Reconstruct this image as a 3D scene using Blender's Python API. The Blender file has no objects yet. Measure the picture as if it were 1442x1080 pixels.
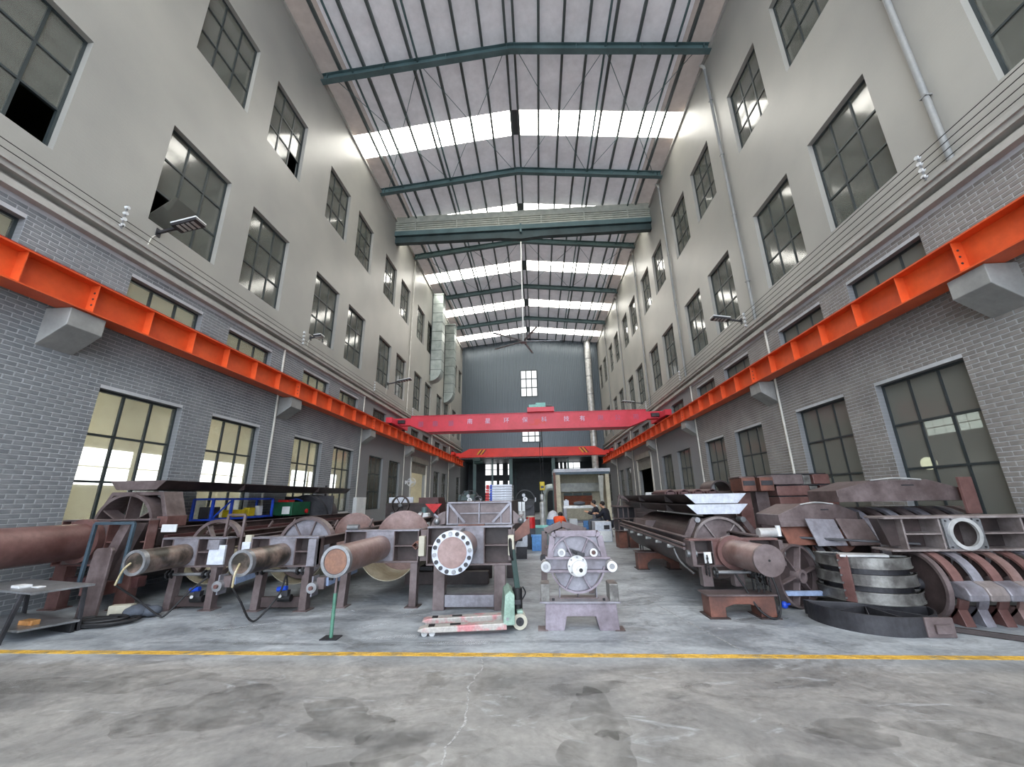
import bpy, bmesh, math, random
from mathutils import Vector, Matrix
random.seed(7)
scn = bpy.context.scene
COL = scn.collection
PI = math.pi

# ------------------------------------------------------------------ camera
CAM_H = 1.55
PITCH, YAW, ROLL = 0.2817, -0.0602, -0.0167
fwd = Vector((math.sin(YAW)*math.cos(PITCH), math.cos(YAW)*math.cos(PITCH), math.sin(PITCH)))
rgt = Vector((math.cos(YAW), -math.sin(YAW), 0))
upv = rgt.cross(fwd)
r2 = rgt*math.cos(ROLL) + upv*math.sin(ROLL)
u2 = -rgt*math.sin(ROLL) + upv*math.cos(ROLL)
cam = bpy.data.cameras.new('camera')
cam.sensor_width = 36.0; cam.sensor_fit = 'HORIZONTAL'; cam.lens = 556.74/1442*36
cam.clip_start = 0.05; cam.clip_end = 300
camo = bpy.data.objects.new('camera', cam); COL.objects.link(camo)
M = Matrix.Identity(4)
for i in range(3):
    M[i][0] = r2[i]; M[i][1] = u2[i]; M[i][2] = -fwd[i]
M[2][3] = CAM_H
camo.matrix_world = M
scn.camera = camo

# ------------------------------------------------------------------ world, exposure
w = bpy.data.worlds.new('sky'); scn.world = w; w.use_nodes = True
bg = w.node_tree.nodes['Background']
bg.inputs[0].default_value = (0.80, 0.88, 1.0, 1); bg.inputs[1].default_value = 4.2
SKYLIGHT_STRENGTH = 8.5
scn.view_settings.view_transform = 'Standard'; scn.view_settings.look = 'None'
scn.view_settings.exposure = 0.72; scn.view_settings.gamma = 1.0
scn.view_settings.use_curve_mapping = False

# ------------------------------------------------------------------ materials
def lin(c):
    c = c/255.0
    return c/12.92 if c <= 0.04045 else ((c+0.055)/1.055)**2.4
def S(r, g, b): return (lin(r), lin(g), lin(b), 1)
def newmat(name):
    m = bpy.data.materials.new(name); m.use_nodes = True
    nt = m.node_tree; b = nt.nodes['Principled BSDF']
    return m, nt, b
def N(nt, t, **k):
    n = nt.nodes.new(t)
    for a, v in k.items(): setattr(n, a, v)
    return n
def paint(name, c1, c2=None, rough=0.5, metal=0.0, scale=3.0, bump=0.0, detail=4, lo=0.35, hi=0.65, mott=0.8):
    """two-tone worn paint or metal: noise mixes two colours of the surface itself"""
    m, nt, b = newmat(name)
    b.inputs['Roughness'].default_value = rough; b.inputs['Metallic'].default_value = metal
    if c2 is None:
        b.inputs['Base Color'].default_value = c1
        return m
    tc = N(nt, 'ShaderNodeTexCoord')
    no = N(nt, 'ShaderNodeTexNoise'); no.inputs['Scale'].default_value = scale; no.inputs['Detail'].default_value = detail
    nt.links.new(tc.outputs['Object'], no.inputs['Vector'])
    cr = N(nt, 'ShaderNodeValToRGB'); cr.color_ramp.elements[0].position = lo; cr.color_ramp.elements[1].position = hi
    cr.color_ramp.elements[0].color = c1; cr.color_ramp.elements[1].color = c2
    nt.links.new(no.outputs['Fac'], cr.inputs['Fac'])
    # finer mottling and worn specks of the same paint
    nf = N(nt, 'ShaderNodeTexNoise'); nf.inputs['Scale'].default_value = scale*6; nf.inputs['Detail'].default_value = 8; nf.inputs['Roughness'].default_value = 0.65
    nt.links.new(tc.outputs['Object'], nf.inputs['Vector'])
    cf = N(nt, 'ShaderNodeValToRGB'); cf.color_ramp.elements[0].position = 0.3; cf.color_ramp.elements[1].position = 0.7
    cf.color_ramp.elements[0].color = (0.72,0.71,0.70,1); cf.color_ramp.elements[1].color = (1.22,1.22,1.23,1)
    nt.links.new(nf.outputs['Fac'], cf.inputs['Fac'])
    mf = N(nt, 'ShaderNodeMix'); mf.data_type = 'RGBA'; mf.blend_type = 'MULTIPLY'; mf.inputs[0].default_value = mott
    nt.links.new(cr.outputs['Color'], mf.inputs[6]); nt.links.new(cf.outputs['Color'], mf.inputs[7]); nt.links.new(mf.outputs[2], b.inputs['Base Color'])
    if bump:
        bp = N(nt, 'ShaderNodeBump'); bp.inputs['Strength'].default_value = bump; bp.inputs['Distance'].default_value = 0.01
        nt.links.new(no.outputs['Fac'], bp.inputs['Height']); nt.links.new(bp.outputs['Normal'], b.inputs['Normal'])
    return m
def emit(name, c, s):
    m, nt, b = newmat(name)
    nt.nodes.remove(b)
    e = N(nt, 'ShaderNodeEmission'); e.inputs[0].default_value = c; e.inputs[1].default_value = s
    nt.links.new(e.outputs[0], nt.nodes['Material Output'].inputs[0])
    return m
def glass(name, tint, dust, refl, dustcol):
    m, nt, b = newmat(name); nt.nodes.remove(b)
    tr = N(nt, 'ShaderNodeBsdfTransparent'); tr.inputs[0].default_value = tint
    df = N(nt, 'ShaderNodeBsdfDiffuse'); df.inputs[0].default_value = dustcol
    gl = N(nt, 'ShaderNodeBsdfGlossy'); gl.inputs[1].default_value = 0.09
    m1 = N(nt, 'ShaderNodeMixShader'); m1.inputs[0].default_value = dust
    m2 = N(nt, 'ShaderNodeMixShader')
    lw = N(nt, 'ShaderNodeLayerWeight'); lw.inputs[0].default_value = refl
    nt.links.new(tr.outputs[0], m1.inputs[1]); nt.links.new(df.outputs[0], m1.inputs[2])
    nt.links.new(lw.outputs['Fresnel'], m2.inputs[0]); nt.links.new(m1.outputs[0], m2.inputs[1]); nt.links.new(gl.outputs[0], m2.inputs[2])
    nt.links.new(m2.outputs[0], nt.nodes['Material Output'].inputs[0])
    return m
MAT = {}
MAT['primer'] = paint('primer', S(118,106,106), S(84,72,71), 0.40, 0.15, 2.6)
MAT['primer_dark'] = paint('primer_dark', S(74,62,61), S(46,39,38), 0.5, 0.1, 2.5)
MAT['primer_red'] = paint('primer_red', S(122,92,88), S(92,62,58), 0.4, 0.1, 2.0)
MAT['rust_red'] = paint('rust_red', S(122,78,64), S(84,56,49), 0.5, 0.0, 3.0)
MAT['maroon'] = paint('maroon', S(88,56,56), S(62,42,42), 0.45, 0.0, 3.0)
MAT['lavender'] = paint('lavender', S(150,150,158), S(112,108,114), 0.4, 0.2, 3.0)
MAT['steel'] = paint('steel', S(158,160,163), S(120,122,124), 0.35, 0.55, 3.0)
MAT['steel_bright'] = paint('steel_bright', S(214,214,212), S(170,172,172), 0.35, 0.35, 4.0, mott=0.3)
MAT['steel_dark'] = paint('steel_dark', S(66,66,70), S(44,44,48), 0.45, 0.3, 3.0)
MAT['steel_mottled'] = paint('steel_mottled', S(142,142,138), S(96,94,92), 0.35, 0.45, 4.0, lo=0.42, hi=0.6)
MAT['oily'] = paint('oily', S(136,118,108), S(58,54,48), 0.35, 0.2, 4.5, lo=0.4, hi=0.62)
MAT['pipe_brown'] = paint('pipe_brown', S(150,128,124), S(120,94,88), 0.38, 0.15, 2.5)
MAT['black'] = paint('black', S(30,30,32), S(20,20,22), 0.5, 0.0)
MAT['rubber'] = paint('rubber', S(26,26,27), None, 0.7)
MAT['white'] = paint('white', S(226,228,228), S(206,210,212), 0.45, 0.0, 3.0, mott=0.3)
MAT['panel_white'] = paint('panel_white', S(206,212,222), S(184,190,202), 0.4, 0.0, 2.0)
MAT['cream'] = paint('cream', S(198,194,176), S(176,172,156), 0.55, mott=0.3)
MAT['galv'] = paint('galv', S(178,186,182), S(150,160,156), 0.4, 0.4, 2.0, mott=0.3)
MAT['teal'] = paint('teal', S(92,116,118), S(76,98,100), 0.45, 0.1, 1.0, mott=0.3)
MAT['teal_dark'] = paint('teal_dark', S(58,76,78), S(44,58,60), 0.5, 0.1, 1.0, mott=0.3)
MAT['purlin'] = paint('purlin', S(88,98,98), S(74,84,84), 0.5, 0.1, 1.0, mott=0.3)
MAT['corbel'] = paint('corbel', S(158,158,155), S(136,137,135), 0.6, 0.0, 2.0, mott=0.3)
MAT['seam'] = paint('seam', S(118,126,123), S(104,112,109), 0.5, 0.3, mott=0.3)
MAT['drainpipe'] = paint('drainpipe', S(128,131,132), S(140,141,139), 0.5, mott=0.3)
MAT['primer_light'] = paint('primer_light', S(152,144,142), S(116,106,104), 0.4, 0.15, 3.0)
MAT['primer_lav'] = paint('primer_lav', S(148,140,150), S(116,107,114), 0.4, 0.15, 3.0)
MAT['cream_grey'] = paint('cream_grey', S(182,184,172), S(164,167,156), 0.5, mott=0.3)
MAT['back_pane'] = emit('back_pane', (0.95,0.98,1.0,1), 0.85)
MAT['orange'] = paint('orange', S(226,94,44), S(204,78,36), 0.42, 0.0, 1.5, mott=0.3)
MAT['rail_red'] = paint('rail_red', S(150,34,34), S(120,24,26), 0.5, mott=0.3)
MAT['crane_pink'] = paint('crane_pink', S(222,58,78), S(206,48,64), 0.42, 0.0, 1.2, mott=0.3)
MAT['crane_red'] = paint('crane_red', S(222,48,34), S(200,38,28), 0.42, 0.0, 1.2, mott=0.3)
MAT['cyan'] = paint('cyan', S(142,206,196), S(110,180,172), 0.45)
MAT['blue'] = paint('blue', S(28,76,196), S(20,56,160), 0.4)
MAT['blue_light'] = paint('blue_light', S(92,148,206), S(70,120,180), 0.45)
MAT['motor_blue'] = paint('motor_blue', S(150,166,196), S(124,140,168), 0.45)
MAT['cap_brown'] = paint('cap_brown', S(150,112,92), S(118,92,84), 0.35, 0.3, 5.0)
MAT['green'] = paint('green', S(20,92,62), S(14,72,48), 0.45)
MAT['green_pole'] = paint('green_pole', S(88,136,116), S(66,110,94), 0.5, 0.0, 6.0)
MAT['yellow'] = paint('yellow', S(212,190,36), S(190,166,24), 0.5)
MAT['line_yellow'] = paint('line_yellow', S(204,162,62), S(150,136,100), 0.6, 0.0, 7.0, 8, lo=0.5, hi=0.72)
MAT['red'] = paint('red', S(206,36,38), S(180,28,32), 0.45)
MAT['pallet_green'] = paint('pallet_green', S(152,178,164), S(120,146,132), 0.45, 0.1, 6.0)
MAT['pallet_worn'] = paint('pallet_worn', S(190,128,130), S(176,172,166), 0.45, 0.1, 5.0, lo=0.38, hi=0.5)
MAT['dark_green'] = paint('dark_green', S(30,62,56), S(22,46,42), 0.45)
MAT['orange_cloth'] = paint('orange_cloth', S(230,84,36), S(206,66,26), 0.8)
MAT['navy_cloth'] = paint('navy_cloth', S(34,36,48), S(24,26,36), 0.85)
MAT['grey_cloth'] = paint('grey_cloth', S(92,98,108), S(74,80,90), 0.85)
MAT['skin'] = paint('skin', S(196,150,122), None, 0.55)
MAT['hair'] = paint('hair', S(28,22,20), None, 0.7)
MAT['cardboard'] = paint('cardboard', S(178,138,92), S(156,116,74), 0.8)
MAT['wood'] = paint('wood', S(190,140,84), S(166,116,66), 0.7, 0.0, 5.0)
MAT['hose'] = paint('hose', S(196,186,156), S(150,136,96), 0.5, 0.0, 10)
MAT['cable'] = paint('cable', S(36,36,38), S(26,26,28), 0.6)
MAT['film'] = paint('film', S(176,178,168), S(150,152,144), 0.3, 0.0, 4.0)
MAT['booth'] = paint('booth', S(206,200,176), S(182,176,152), 0.5, 0.0, 1.5)
MAT['filter_brown'] = paint('filter_brown', S(140,74,46), S(112,58,38), 0.7, 0.0, 3)
MAT['trough'] = paint('trough', S(176,170,150), S(148,140,118), 0.5, 0.1, 2.0)
MAT['frame_dark'] = paint('frame_dark', S(58,66,68), S(48,56,58), 0.45, 0.2, mott=0.3)
MAT['frame_blue'] = paint('frame_blue', S(74,92,104), S(60,78,90), 0.45, 0.2)
MAT['shutter'] = paint('shutter', S(140,140,132), S(124,124,118), 0.5, 0.2)
MAT['dark_panel'] = paint('dark_panel', S(54,62,66), S(44,52,56), 0.5, 0.1, 2.0)
MAT['conduit'] = paint('conduit', S(212,210,200), S(190,188,180), 0.5, mott=0.3)
MAT['cornice'] = paint('cornice', S(176,174,168), S(158,157,152), 0.5, 0.0, 1.5, mott=0.3)
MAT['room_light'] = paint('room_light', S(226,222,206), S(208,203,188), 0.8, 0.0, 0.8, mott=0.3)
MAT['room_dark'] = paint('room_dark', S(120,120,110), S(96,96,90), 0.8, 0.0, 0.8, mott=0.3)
MAT['daylight_pane'] = emit('daylight_pane', (0.92, 0.97, 1.0, 1), 3.0)
MAT['tube_lamp'] = emit('tube_lamp', (1.0, 0.97, 0.85, 1), 22.0)
MAT['flood_lamp'] = emit('flood_lamp', (1.0, 0.96, 0.75, 1), 6.0)
MAT['glass_upper'] = glass('glass_upper', (0.55,0.58,0.54,1), 0.42, 0.42, S(150,152,142))
MAT['glass_left'] = glass('glass_left', (0.90,0.91,0.88,1), 0.14, 0.10, S(200,200,190))
MAT['glass_right'] = glass('glass_right', (0.55,0.58,0.54,1), 0.55, 0.22, S(146,147,139))

# skylight: translucent fibreglass sheet, lit from behind, with its corrugation lines
m, nt, b = newmat('skylight_sheet'); nt.nodes.remove(b)
tc = N(nt, 'ShaderNodeTexCoord'); wv = N(nt, 'ShaderNodeTexWave'); wv.bands_direction = 'Y'
wv.inputs['Scale'].default_value = 1.6; wv.inputs['Distortion'].default_value = 1.2; wv.inputs['Detail'].default_value = 3
cr = N(nt, 'ShaderNodeValToRGB'); cr.color_ramp.elements[0].position = 0.0; cr.color_ramp.elements[1].position = 0.25
cr.color_ramp.elements[0].color = (0.86,0.82,0.72,1); cr.color_ramp.elements[1].color = (1.0,0.975,0.9,1)
e = N(nt, 'ShaderNodeEmission'); e.inputs[1].default_value = SKYLIGHT_STRENGTH
nt.links.new(tc.outputs['Object'], wv.inputs['Vector']); nt.links.new(wv.outputs['Fac'], cr.inputs['Fac'])
nt.links.new(cr.outputs['Color'], e.inputs[0]); nt.links.new(e.outputs[0], nt.nodes['Material Output'].inputs[0])
MAT['skylight'] = m

# concrete floor: worn slab, oil stains; the apron before the yellow line is older and browner
m, nt, b = newmat('concrete_floor')
tc = N(nt, 'ShaderNodeTexCoord'); L = nt.links
def noise(scale, detail=6, dist=0.0, rough=0.55, stretch=None):
    n = N(nt, 'ShaderNodeTexNoise'); n.inputs['Scale'].default_value = scale; n.inputs['Detail'].default_value = detail
    n.inputs['Distortion'].default_value = dist; n.inputs['Roughness'].default_value = rough
    if stretch:
        mp = N(nt, 'ShaderNodeMapping'); mp.inputs['Scale'].default_value = stretch
        L.new(tc.outputs['Object'], mp.inputs['Vector']); L.new(mp.outputs['Vector'], n.inputs['Vector'])
    else: L.new(tc.outputs['Object'], n.inputs['Vector'])
    return n
def ramp(src, p0, c0, p1, c1):
    r = N(nt, 'ShaderNodeValToRGB'); r.color_ramp.elements[0].position = p0; r.color_ramp.elements[1].position = p1
    r.color_ramp.elements[0].color = c0; r.color_ramp.elements[1].color = c1
    L.new(src, r.inputs['Fac']); return r
def mix(fac, a, bb, mode='MIX'):
    x = N(nt, 'ShaderNodeMix'); x.data_type = 'RGBA'; x.blend_type = mode
    if isinstance(fac, float): x.inputs[0].default_value = fac
    else: L.new(fac, x.inputs[0])
    for s, v in ((6, a), (7, bb)):
        if isinstance(v, tuple): x.inputs[s].default_value = v
        else: L.new(v, x.inputs[s])
    return x.outputs[2]
n1 = noise(0.8, 10, 0.6, 0.68, (1, 1.8, 1)); n2 = noise(2.2, 10, 1.4, 0.7, (1, 1.5, 1)); n3 = noise(16, 6); n4 = noise(0.5, 7, 0.5, 0.6); n5 = noise(1.3, 9, 2.2, 0.62, (1, 2.6, 1)); n6 = noise(7, 8, 0.6, 0.7)
back = ramp(n1.outputs['Fac'], 0.34, S(116,122,128), 0.64, S(176,182,187))
front = ramp(n1.outputs['Fac'], 0.34, S(112,112,112), 0.66, S(162,160,156))
sep = N(nt, 'ShaderNodeSeparateXYZ'); L.new(tc.outputs['Object'], sep.inputs[0])
mr = N(nt, 'ShaderNodeMapRange'); mr.inputs[1].default_value = 4.3; mr.inputs[2].default_value = 4.75; L.new(sep.outputs['Y'], mr.inputs[0])
base = mix(mr.outputs[0], front.outputs['Color'], back.outputs['Color'])
st = ramp(n2.outputs['Fac'], 0.50, (1,1,1,1), 0.68, (0.58,0.57,0.56,1)); base = mix(0.8, base, st.outputs['Color'], 'MULTIPLY')
st2 = ramp(n4.outputs['Fac'], 0.57, (1,1,1,1), 0.60, (0.70,0.69,0.67,1)); base = mix(0.85, base, st2.outputs['Color'], 'MULTIPLY')
wh = ramp(n5.outputs['Fac'], 0.60, (0,0,0,1), 0.72, (1,1,1,1)); fw = N(nt, 'ShaderNodeMath', operation='MULTIPLY'); fw.inputs[1].default_value = 0.5
L.new(wh.outputs['Color'], fw.inputs[0]); base = mix(fw.outputs[0], base, S(196,202,206))
bl = ramp(n6.outputs['Fac'], 0.64, (1,1,1,1), 0.72, (0.5,0.49,0.48,1)); base = mix(0.7, base, bl.outputs['Color'], 'MULTIPLY')
sp = ramp(n3.outputs['Fac'], 0.25, (0.80,0.80,0.80,1), 0.75, (1.12,1.12,1.12,1)); base = mix(0.9, base, sp.outputs['Color'], 'MULTIPLY')
L.new(base, b.inputs['Base Color'])
rr = ramp(n1.outputs['Fac'], 0.3, (0.42,)*3+(1,), 0.7, (0.62,)*3+(1,)); L.new(rr.outputs['Color'], b.inputs['Roughness'])
bp = N(nt, 'ShaderNodeBump'); bp.inputs['Strength'].default_value = 0.15; bp.inputs['Distance'].default_value = 0.01
L.new(n3.outputs['Fac'], bp.inputs['Height']); L.new(bp.outputs['Normal'], b.inputs['Normal'])
MAT['floor'] = m

def wallpaint(name, c1, c2, rough, bumpstr, joint=None):
    """painted brick: two-tone paint, faint courses in relief"""
    m, nt, b = newmat(name); L = nt.links
    tc = N(nt, 'ShaderNodeTexCoord'); sx = N(nt, 'ShaderNodeSeparateXYZ'); cb = N(nt, 'ShaderNodeCombineXYZ')
    L.new(tc.outputs['Object'], sx.inputs[0]); L.new(sx.outputs['Y'], cb.inputs['X']); L.new(sx.outputs['Z'], cb.inputs['Y'])
    br = N(nt, 'ShaderNodeTexBrick'); br.inputs['Scale'].default_value = 1.0
    br.inputs['Brick Width'].default_value = 0.25; br.inputs['Row Height'].default_value = 0.072; br.inputs['Mortar Size'].default_value = 0.005
    br.inputs['Mortar Smooth'].default_value = 0.3
    L.new(cb.outputs[0], br.inputs['Vector'])
    no = N(nt, 'ShaderNodeTexNoise'); no.inputs['Scale'].default_value = 0.45; no.inputs['Detail'].default_value = 6
    L.new(tc.outputs['Object'], no.inputs['Vector'])
    cr = N(nt, 'ShaderNodeValToRGB'); cr.color_ramp.elements[0].position = 0.3; cr.color_ramp.elements[1].position = 0.7
    cr.color_ramp.elements[0].color = c1; cr.color_ramp.elements[1].color = c2
    L.new(no.outputs['Fac'], cr.inputs['Fac'])
    if joint:
        mx = N(nt, 'ShaderNodeMix'); mx.data_type = 'RGBA'; mx.inputs[7].default_value = joint
        L.new(br.outputs['Fac'], mx.inputs[0]); L.new(cr.outputs['Color'], mx.inputs[6]); L.new(mx.outputs[2], b.inputs['Base Color'])
    else: L.new(cr.outputs['Color'], b.inputs['Base Color'])
    b.inputs['Roughness'].default_value = rough
    bp = N(nt, 'ShaderNodeBump'); bp.inputs['Strength'].default_value = bumpstr; bp.inputs['Distance'].default_value = 0.006; bp.invert = True
    L.new(br.outputs['Fac'], bp.inputs['Height']); L.new(bp.outputs['Normal'], b.inputs['Normal'])
    return m
MAT['wall_upper'] = wallpaint('wall_upper', S(150,149,144), S(168,166,159), 0.42, 0.25)
MAT['wall_lower'] = wallpaint('wall_lower', S(118,121,124), S(130,132,134), 0.55, 0.3, S(140,143,146))
MAT['mortar'] = paint('mortar', S(196,199,202), S(174,177,180), 0.7, 0.0, 1.2, mott=0.3)
MAT['brick_warm'] = paint('brick_warm', S(120,117,114), S(146,143,138), 0.55, 0.0, 2.2, bump=0.1, lo=0.3, hi=0.7, mott=0.3)
MAT['brick'] = paint('brick', S(112,117,122), S(138,142,145), 0.55, 0.0, 2.2, bump=0.1, lo=0.3, hi=0.7, mott=0.3)

def thin_sheet(name, c1, c2, trans, tcol):
    """thin pale roof sheet with foil insulation: a little daylight soaks through it"""
    m = paint(name, c1, c2, 0.6, 0.0, 0.7, mott=0.3); nt = m.node_tree; b = nt.nodes['Principled BSDF']
    t = N(nt, 'ShaderNodeBsdfTranslucent'); t.inputs[0].default_value = tcol
    x = N(nt, 'ShaderNodeMixShader'); x.inputs[0].default_value = trans
    nt.links.new(b.outputs[0], x.inputs[1]); nt.links.new(t.outputs[0], x.inputs[2]); nt.links.new(x.outputs[0], nt.nodes['Material Output'].inputs[0])
    return m
MAT['roof_sheet'] = thin_sheet('roof_sheet', S(222,218,220), S(200,195,196), 0.026, (0.86,0.83,0.82,1))
MAT['roof_dirty'] = thin_sheet('roof_dirty', S(168,150,136), S(132,116,106), 0.03, (0.8,0.7,0.62,1))
m, nt, b = newmat('corrugated_grey')
b.inputs['Base Color'].default_value = S(88,98,106); b.inputs['Roughness'].default_value = 0.35; b.inputs['Metallic'].default_value = 0.25
MAT['corrugated'] = m

# ------------------------------------------------------------------ mesh helpers
AUTO_BEVEL = False
class MB:
    def __init__(s): s.v = []; s.f = []; s.sm = []; s.mi = []; s.cur = 0
    def add(s, vs, fs, smooth=False):
        o = len(s.v); s.v += [tuple(p) for p in vs]
        for f in fs:
            s.f.append([o+i for i in f]); s.sm.append(smooth); s.mi.append(s.cur)
        return s
    def box(s, x0, x1, y0, y1, z0, z1):
        return s.add([(x0,y0,z0),(x1,y0,z0),(x1,y1,z0),(x0,y1,z0),(x0,y0,z1),(x1,y0,z1),(x1,y1,z1),(x0,y1,z1)],
              [(0,3,2,1),(4,5,6,7),(0,1,5,4),(1,2,6,5),(2,3,7,6),(3,0,4,7)])
    def cbox(s, c, d, rot=None):
        hx, hy, hz = d[0]/2, d[1]/2, d[2]/2
        P = [Vector((x*hx, y*hy, z*hz)) for z in (-1,1) for (x,y) in ((-1,-1),(1,-1),(1,1),(-1,1))]
        if rot is not None: P = [rot @ p for p in P]
        c = Vector(c)
        return s.add([p+c for p in P], [(0,3,2,1),(4,5,6,7),(0,1,5,4),(1,2,6,5),(2,3,7,6),(3,0,4,7)])
    def bar(s, p0, p1, w, h, up=(0,0,1)):
        p0, p1 = Vector(p0), Vector(p1); d = (p1-p0).normalized(); u = Vector(up)
        if abs(d.dot(u)) > 0.98: u = Vector((0,1,0))
        r = d.cross(u).normalized(); u = r.cross(d)
        vs = [p + r*a*w/2 + u*b*h/2 for p in (p0,p1) for (a,b) in ((-1,-1),(1,-1),(1,1),(-1,1))]
        return s.add(vs, [(0,3,2,1),(4,5,6,7),(0,1,5,4),(1,2,6,5),(2,3,7,6),(3,0,4,7)])
    def prism(s, pts, axis, a0, a1):
        def mk(p, a):
            return {'x': (a,p[0],p[1]), 'y': (p[0],a,p[1]), 'z': (p[0],p[1],a)}[axis]
        n = len(pts)
        vs = [mk(p,a0) for p in pts] + [mk(p,a1) for p in pts]
        return s.add(vs, [tuple(range(n-1,-1,-1)), tuple(range(n,2*n))] + [(i,(i+1)%n,n+(i+1)%n,n+i) for i in range(n)])
    def cyl(s, p0, p1, r0, r1=None, n=20, caps=True):
        r1 = r0 if r1 is None else r1
        p0, p1 = Vector(p0), Vector(p1); d = (p1-p0).normalized()
        u = Vector((0,0,1)) if abs(d.z) < 0.9 else Vector((1,0,0))
        a = d.cross(u).normalized(); bb = d.cross(a)
        R = [a*math.cos(2*PI*i/n)+bb*math.sin(2*PI*i/n) for i in range(n)]
        s.add([p0+q*r0 for q in R]+[p1+q*r1 for q in R], [(i,(i+1)%n,n+(i+1)%n,n+i) for i in range(n)], True)
        if caps:
            s.add([p0+q*r0 for q in R], [tuple(range(n-1,-1,-1))]); s.add([p1+q*r1 for q in R], [tuple(range(n))])
        return s
    def pipe(s, p0, p1, ro, ri, n=28):
        p0, p1 = Vector(p0), Vector(p1); d = (p1-p0).normalized()
        u = Vector((0,0,1)) if abs(d.z) < 0.9 else Vector((1,0,0))
        a = d.cross(u).normalized(); bb = d.cross(a)
        R = [a*math.cos(2*PI*i/n)+bb*math.sin(2*PI*i/n) for i in range(n)]
        s.add([p0+q*ro for q in R]+[p1+q*ro for q in R], [(i,(i+1)%n,n+(i+1)%n,n+i) for i in range(n)], True)
        s.add([p0+q*ri for q in R]+[p1+q*ri for q in R], [((i+1)%n,i,n+i,n+(i+1)%n) for i in range(n)], True)
        for p in (p0,p1):
            s.add([p+q*ro for q in R]+[p+q*ri for q in R], [(i,(i+1)%n,n+(i+1)%n,n+i) for i in range(n)])
        return s
    def arc(s, c, ri, ro, a0, a1, axis, w0, w1, n=20):
        """ring sector in the plane across axis (angles in degrees), from w0 to w1 along it"""
        c2 = c; A = [math.radians(a0+(a1-a0)*i/n) for i in range(n+1)]
        def mk(r, a, w):
            x, y = c2[0]+r*math.cos(a), c2[1]+r*math.sin(a)
            return {'x': (w,x,y), 'y': (x,w,y), 'z': (x,y,w)}[axis]
        vs = []
        for a in A: vs += [mk(ri,a,w0), mk(ro,a,w0), mk(ro,a,w1), mk(ri,a,w1)]
        o = len(s.v)
        for i in range(n):
            k = 4*i
            for j in range(4):
                q = (k+j, k+(j+1)%4, k+4+(j+1)%4, k+4+j)
                s.f.append([o+t for t in q]); s.sm.append(False); s.mi.append(s.cur)
        s.v += vs
        s.f.append([o+t for t in (3,2,1,0)]); s.sm.append(False); s.mi.append(s.cur)
        k = 4*n
        s.f.append([o+k+t for t in (0,1,2,3)]); s.sm.append(False); s.mi.append(s.cur)
        return s
    def tube(s, pts, r, n=8, sub=4):
        P = [Vector(p) for p in pts]
        if len(P) > 2 and sub > 1:
            Q = []
            for i in range(len(P)-1):
                p0 = P[max(i-1,0)]; p1 = P[i]; p2 = P[i+1]; p3 = P[min(i+2,len(P)-1)]
                for k in range(sub):
                    t = k/sub
                    Q.append(0.5*((2*p1)+(p2-p0)*t+(2*p0-5*p1+4*p2-p3)*t*t+(3*p1-p0-3*p2+p3)*t**3))
            Q.append(P[-1]); P = Q
        rings = []
        u = Vector((0,0,1))
        for i, p in enumerate(P):
            d = (P[min(i+1,len(P)-1)]-P[max(i-1,0)]).normalized()
            if abs(d.dot(u)) > 0.95: u = Vector((1,0,0)) if abs(d.x) < 0.9 else Vector((0,1,0))
            a = d.cross(u).normalized(); u = a.cross(d).normalized()
            rings.append([p+(a*math.cos(2*PI*k/n)+u*math.sin(2*PI*k/n))*r for k in range(n)])
        vs = [q for R in rings for q in R]; fs = []
        for i in range(len(rings)-1):
            for k in range(n): fs.append((i*n+k, i*n+(k+1)%n, (i+1)*n+(k+1)%n, (i+1)*n+k))
        s.add(vs, fs, True)
        s.add(rings[0], [tuple(range(n-1,-1,-1))]); s.add(rings[-1], [tuple(range(n))])
        return s
    def sphere(s, c, r, n=12, m=8, sz=1.0):
        vs = [(c[0], c[1], c[2]-r*sz)]; fs = []
        for j in range(1, m):
            t = -PI/2+PI*j/m
            for i in range(n): vs.append((c[0]+r*math.cos(t)*math.cos(2*PI*i/n), c[1]+r*math.cos(t)*math.sin(2*PI*i/n), c[2]+r*sz*math.sin(t)))
        vs.append((c[0], c[1], c[2]+r*sz)); last = len(vs)-1
        for i in range(n): fs.append((0, 1+(i+1)%n, 1+i))
        for j in range(m-2):
            for i in range(n): fs.append((1+j*n+i, 1+j*n+(i+1)%n, 1+(j+1)*n+(i+1)%n, 1+(j+1)*n+i))
        for i in range(n): fs.append((last, 1+(m-2)*n+i, 1+(m-2)*n+(i+1)%n))
        return s.add(vs, fs, True)
    def mesh(s, name, mats, fix=True):
        me = bpy.data.meshes.new(name); me.from_pydata(s.v, [], s.f)
        me.polygons.foreach_set('use_smooth', s.sm); me.polygons.foreach_set('material_index', s.mi)
        if not isinstance(mats, (list,tuple)): mats = [mats]
        for m in mats: me.materials.append(MAT[m] if isinstance(m, str) else m)
        if fix:
            bm = bmesh.new(); bm.from_mesh(me); bmesh.ops.recalc_face_normals(bm, faces=bm.faces); bm.to_mesh(me); bm.free()
        me.update(); return me
    def obj(s, name, mats, parent=None, bevel=0.0, label=None, kind=None, fix=True):
        o = bpy.data.objects.new(name, s.mesh(name, mats, fix)); COL.objects.link(o)
        if parent is not None: o.parent = parent
        if AUTO_BEVEL and not bevel and 5 < len(s.f) < 40 and not any(s.sm):
            d_ = o.dimensions if False else [max(v[i] for v in s.v)-min(v[i] for v in s.v) for i in range(3)]
            if min(d_) > .018: bevel = min(.005, min(d_)*.15)
        if bevel:
            b = o.modifiers.new('bevel', 'BEVEL'); b.width = bevel; b.segments = 2; b.limit_method = 'ANGLE'; b.angle_limit = math.radians(40)
        if label: o['label'] = label
        if kind: o['kind'] = kind
        return o
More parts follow.
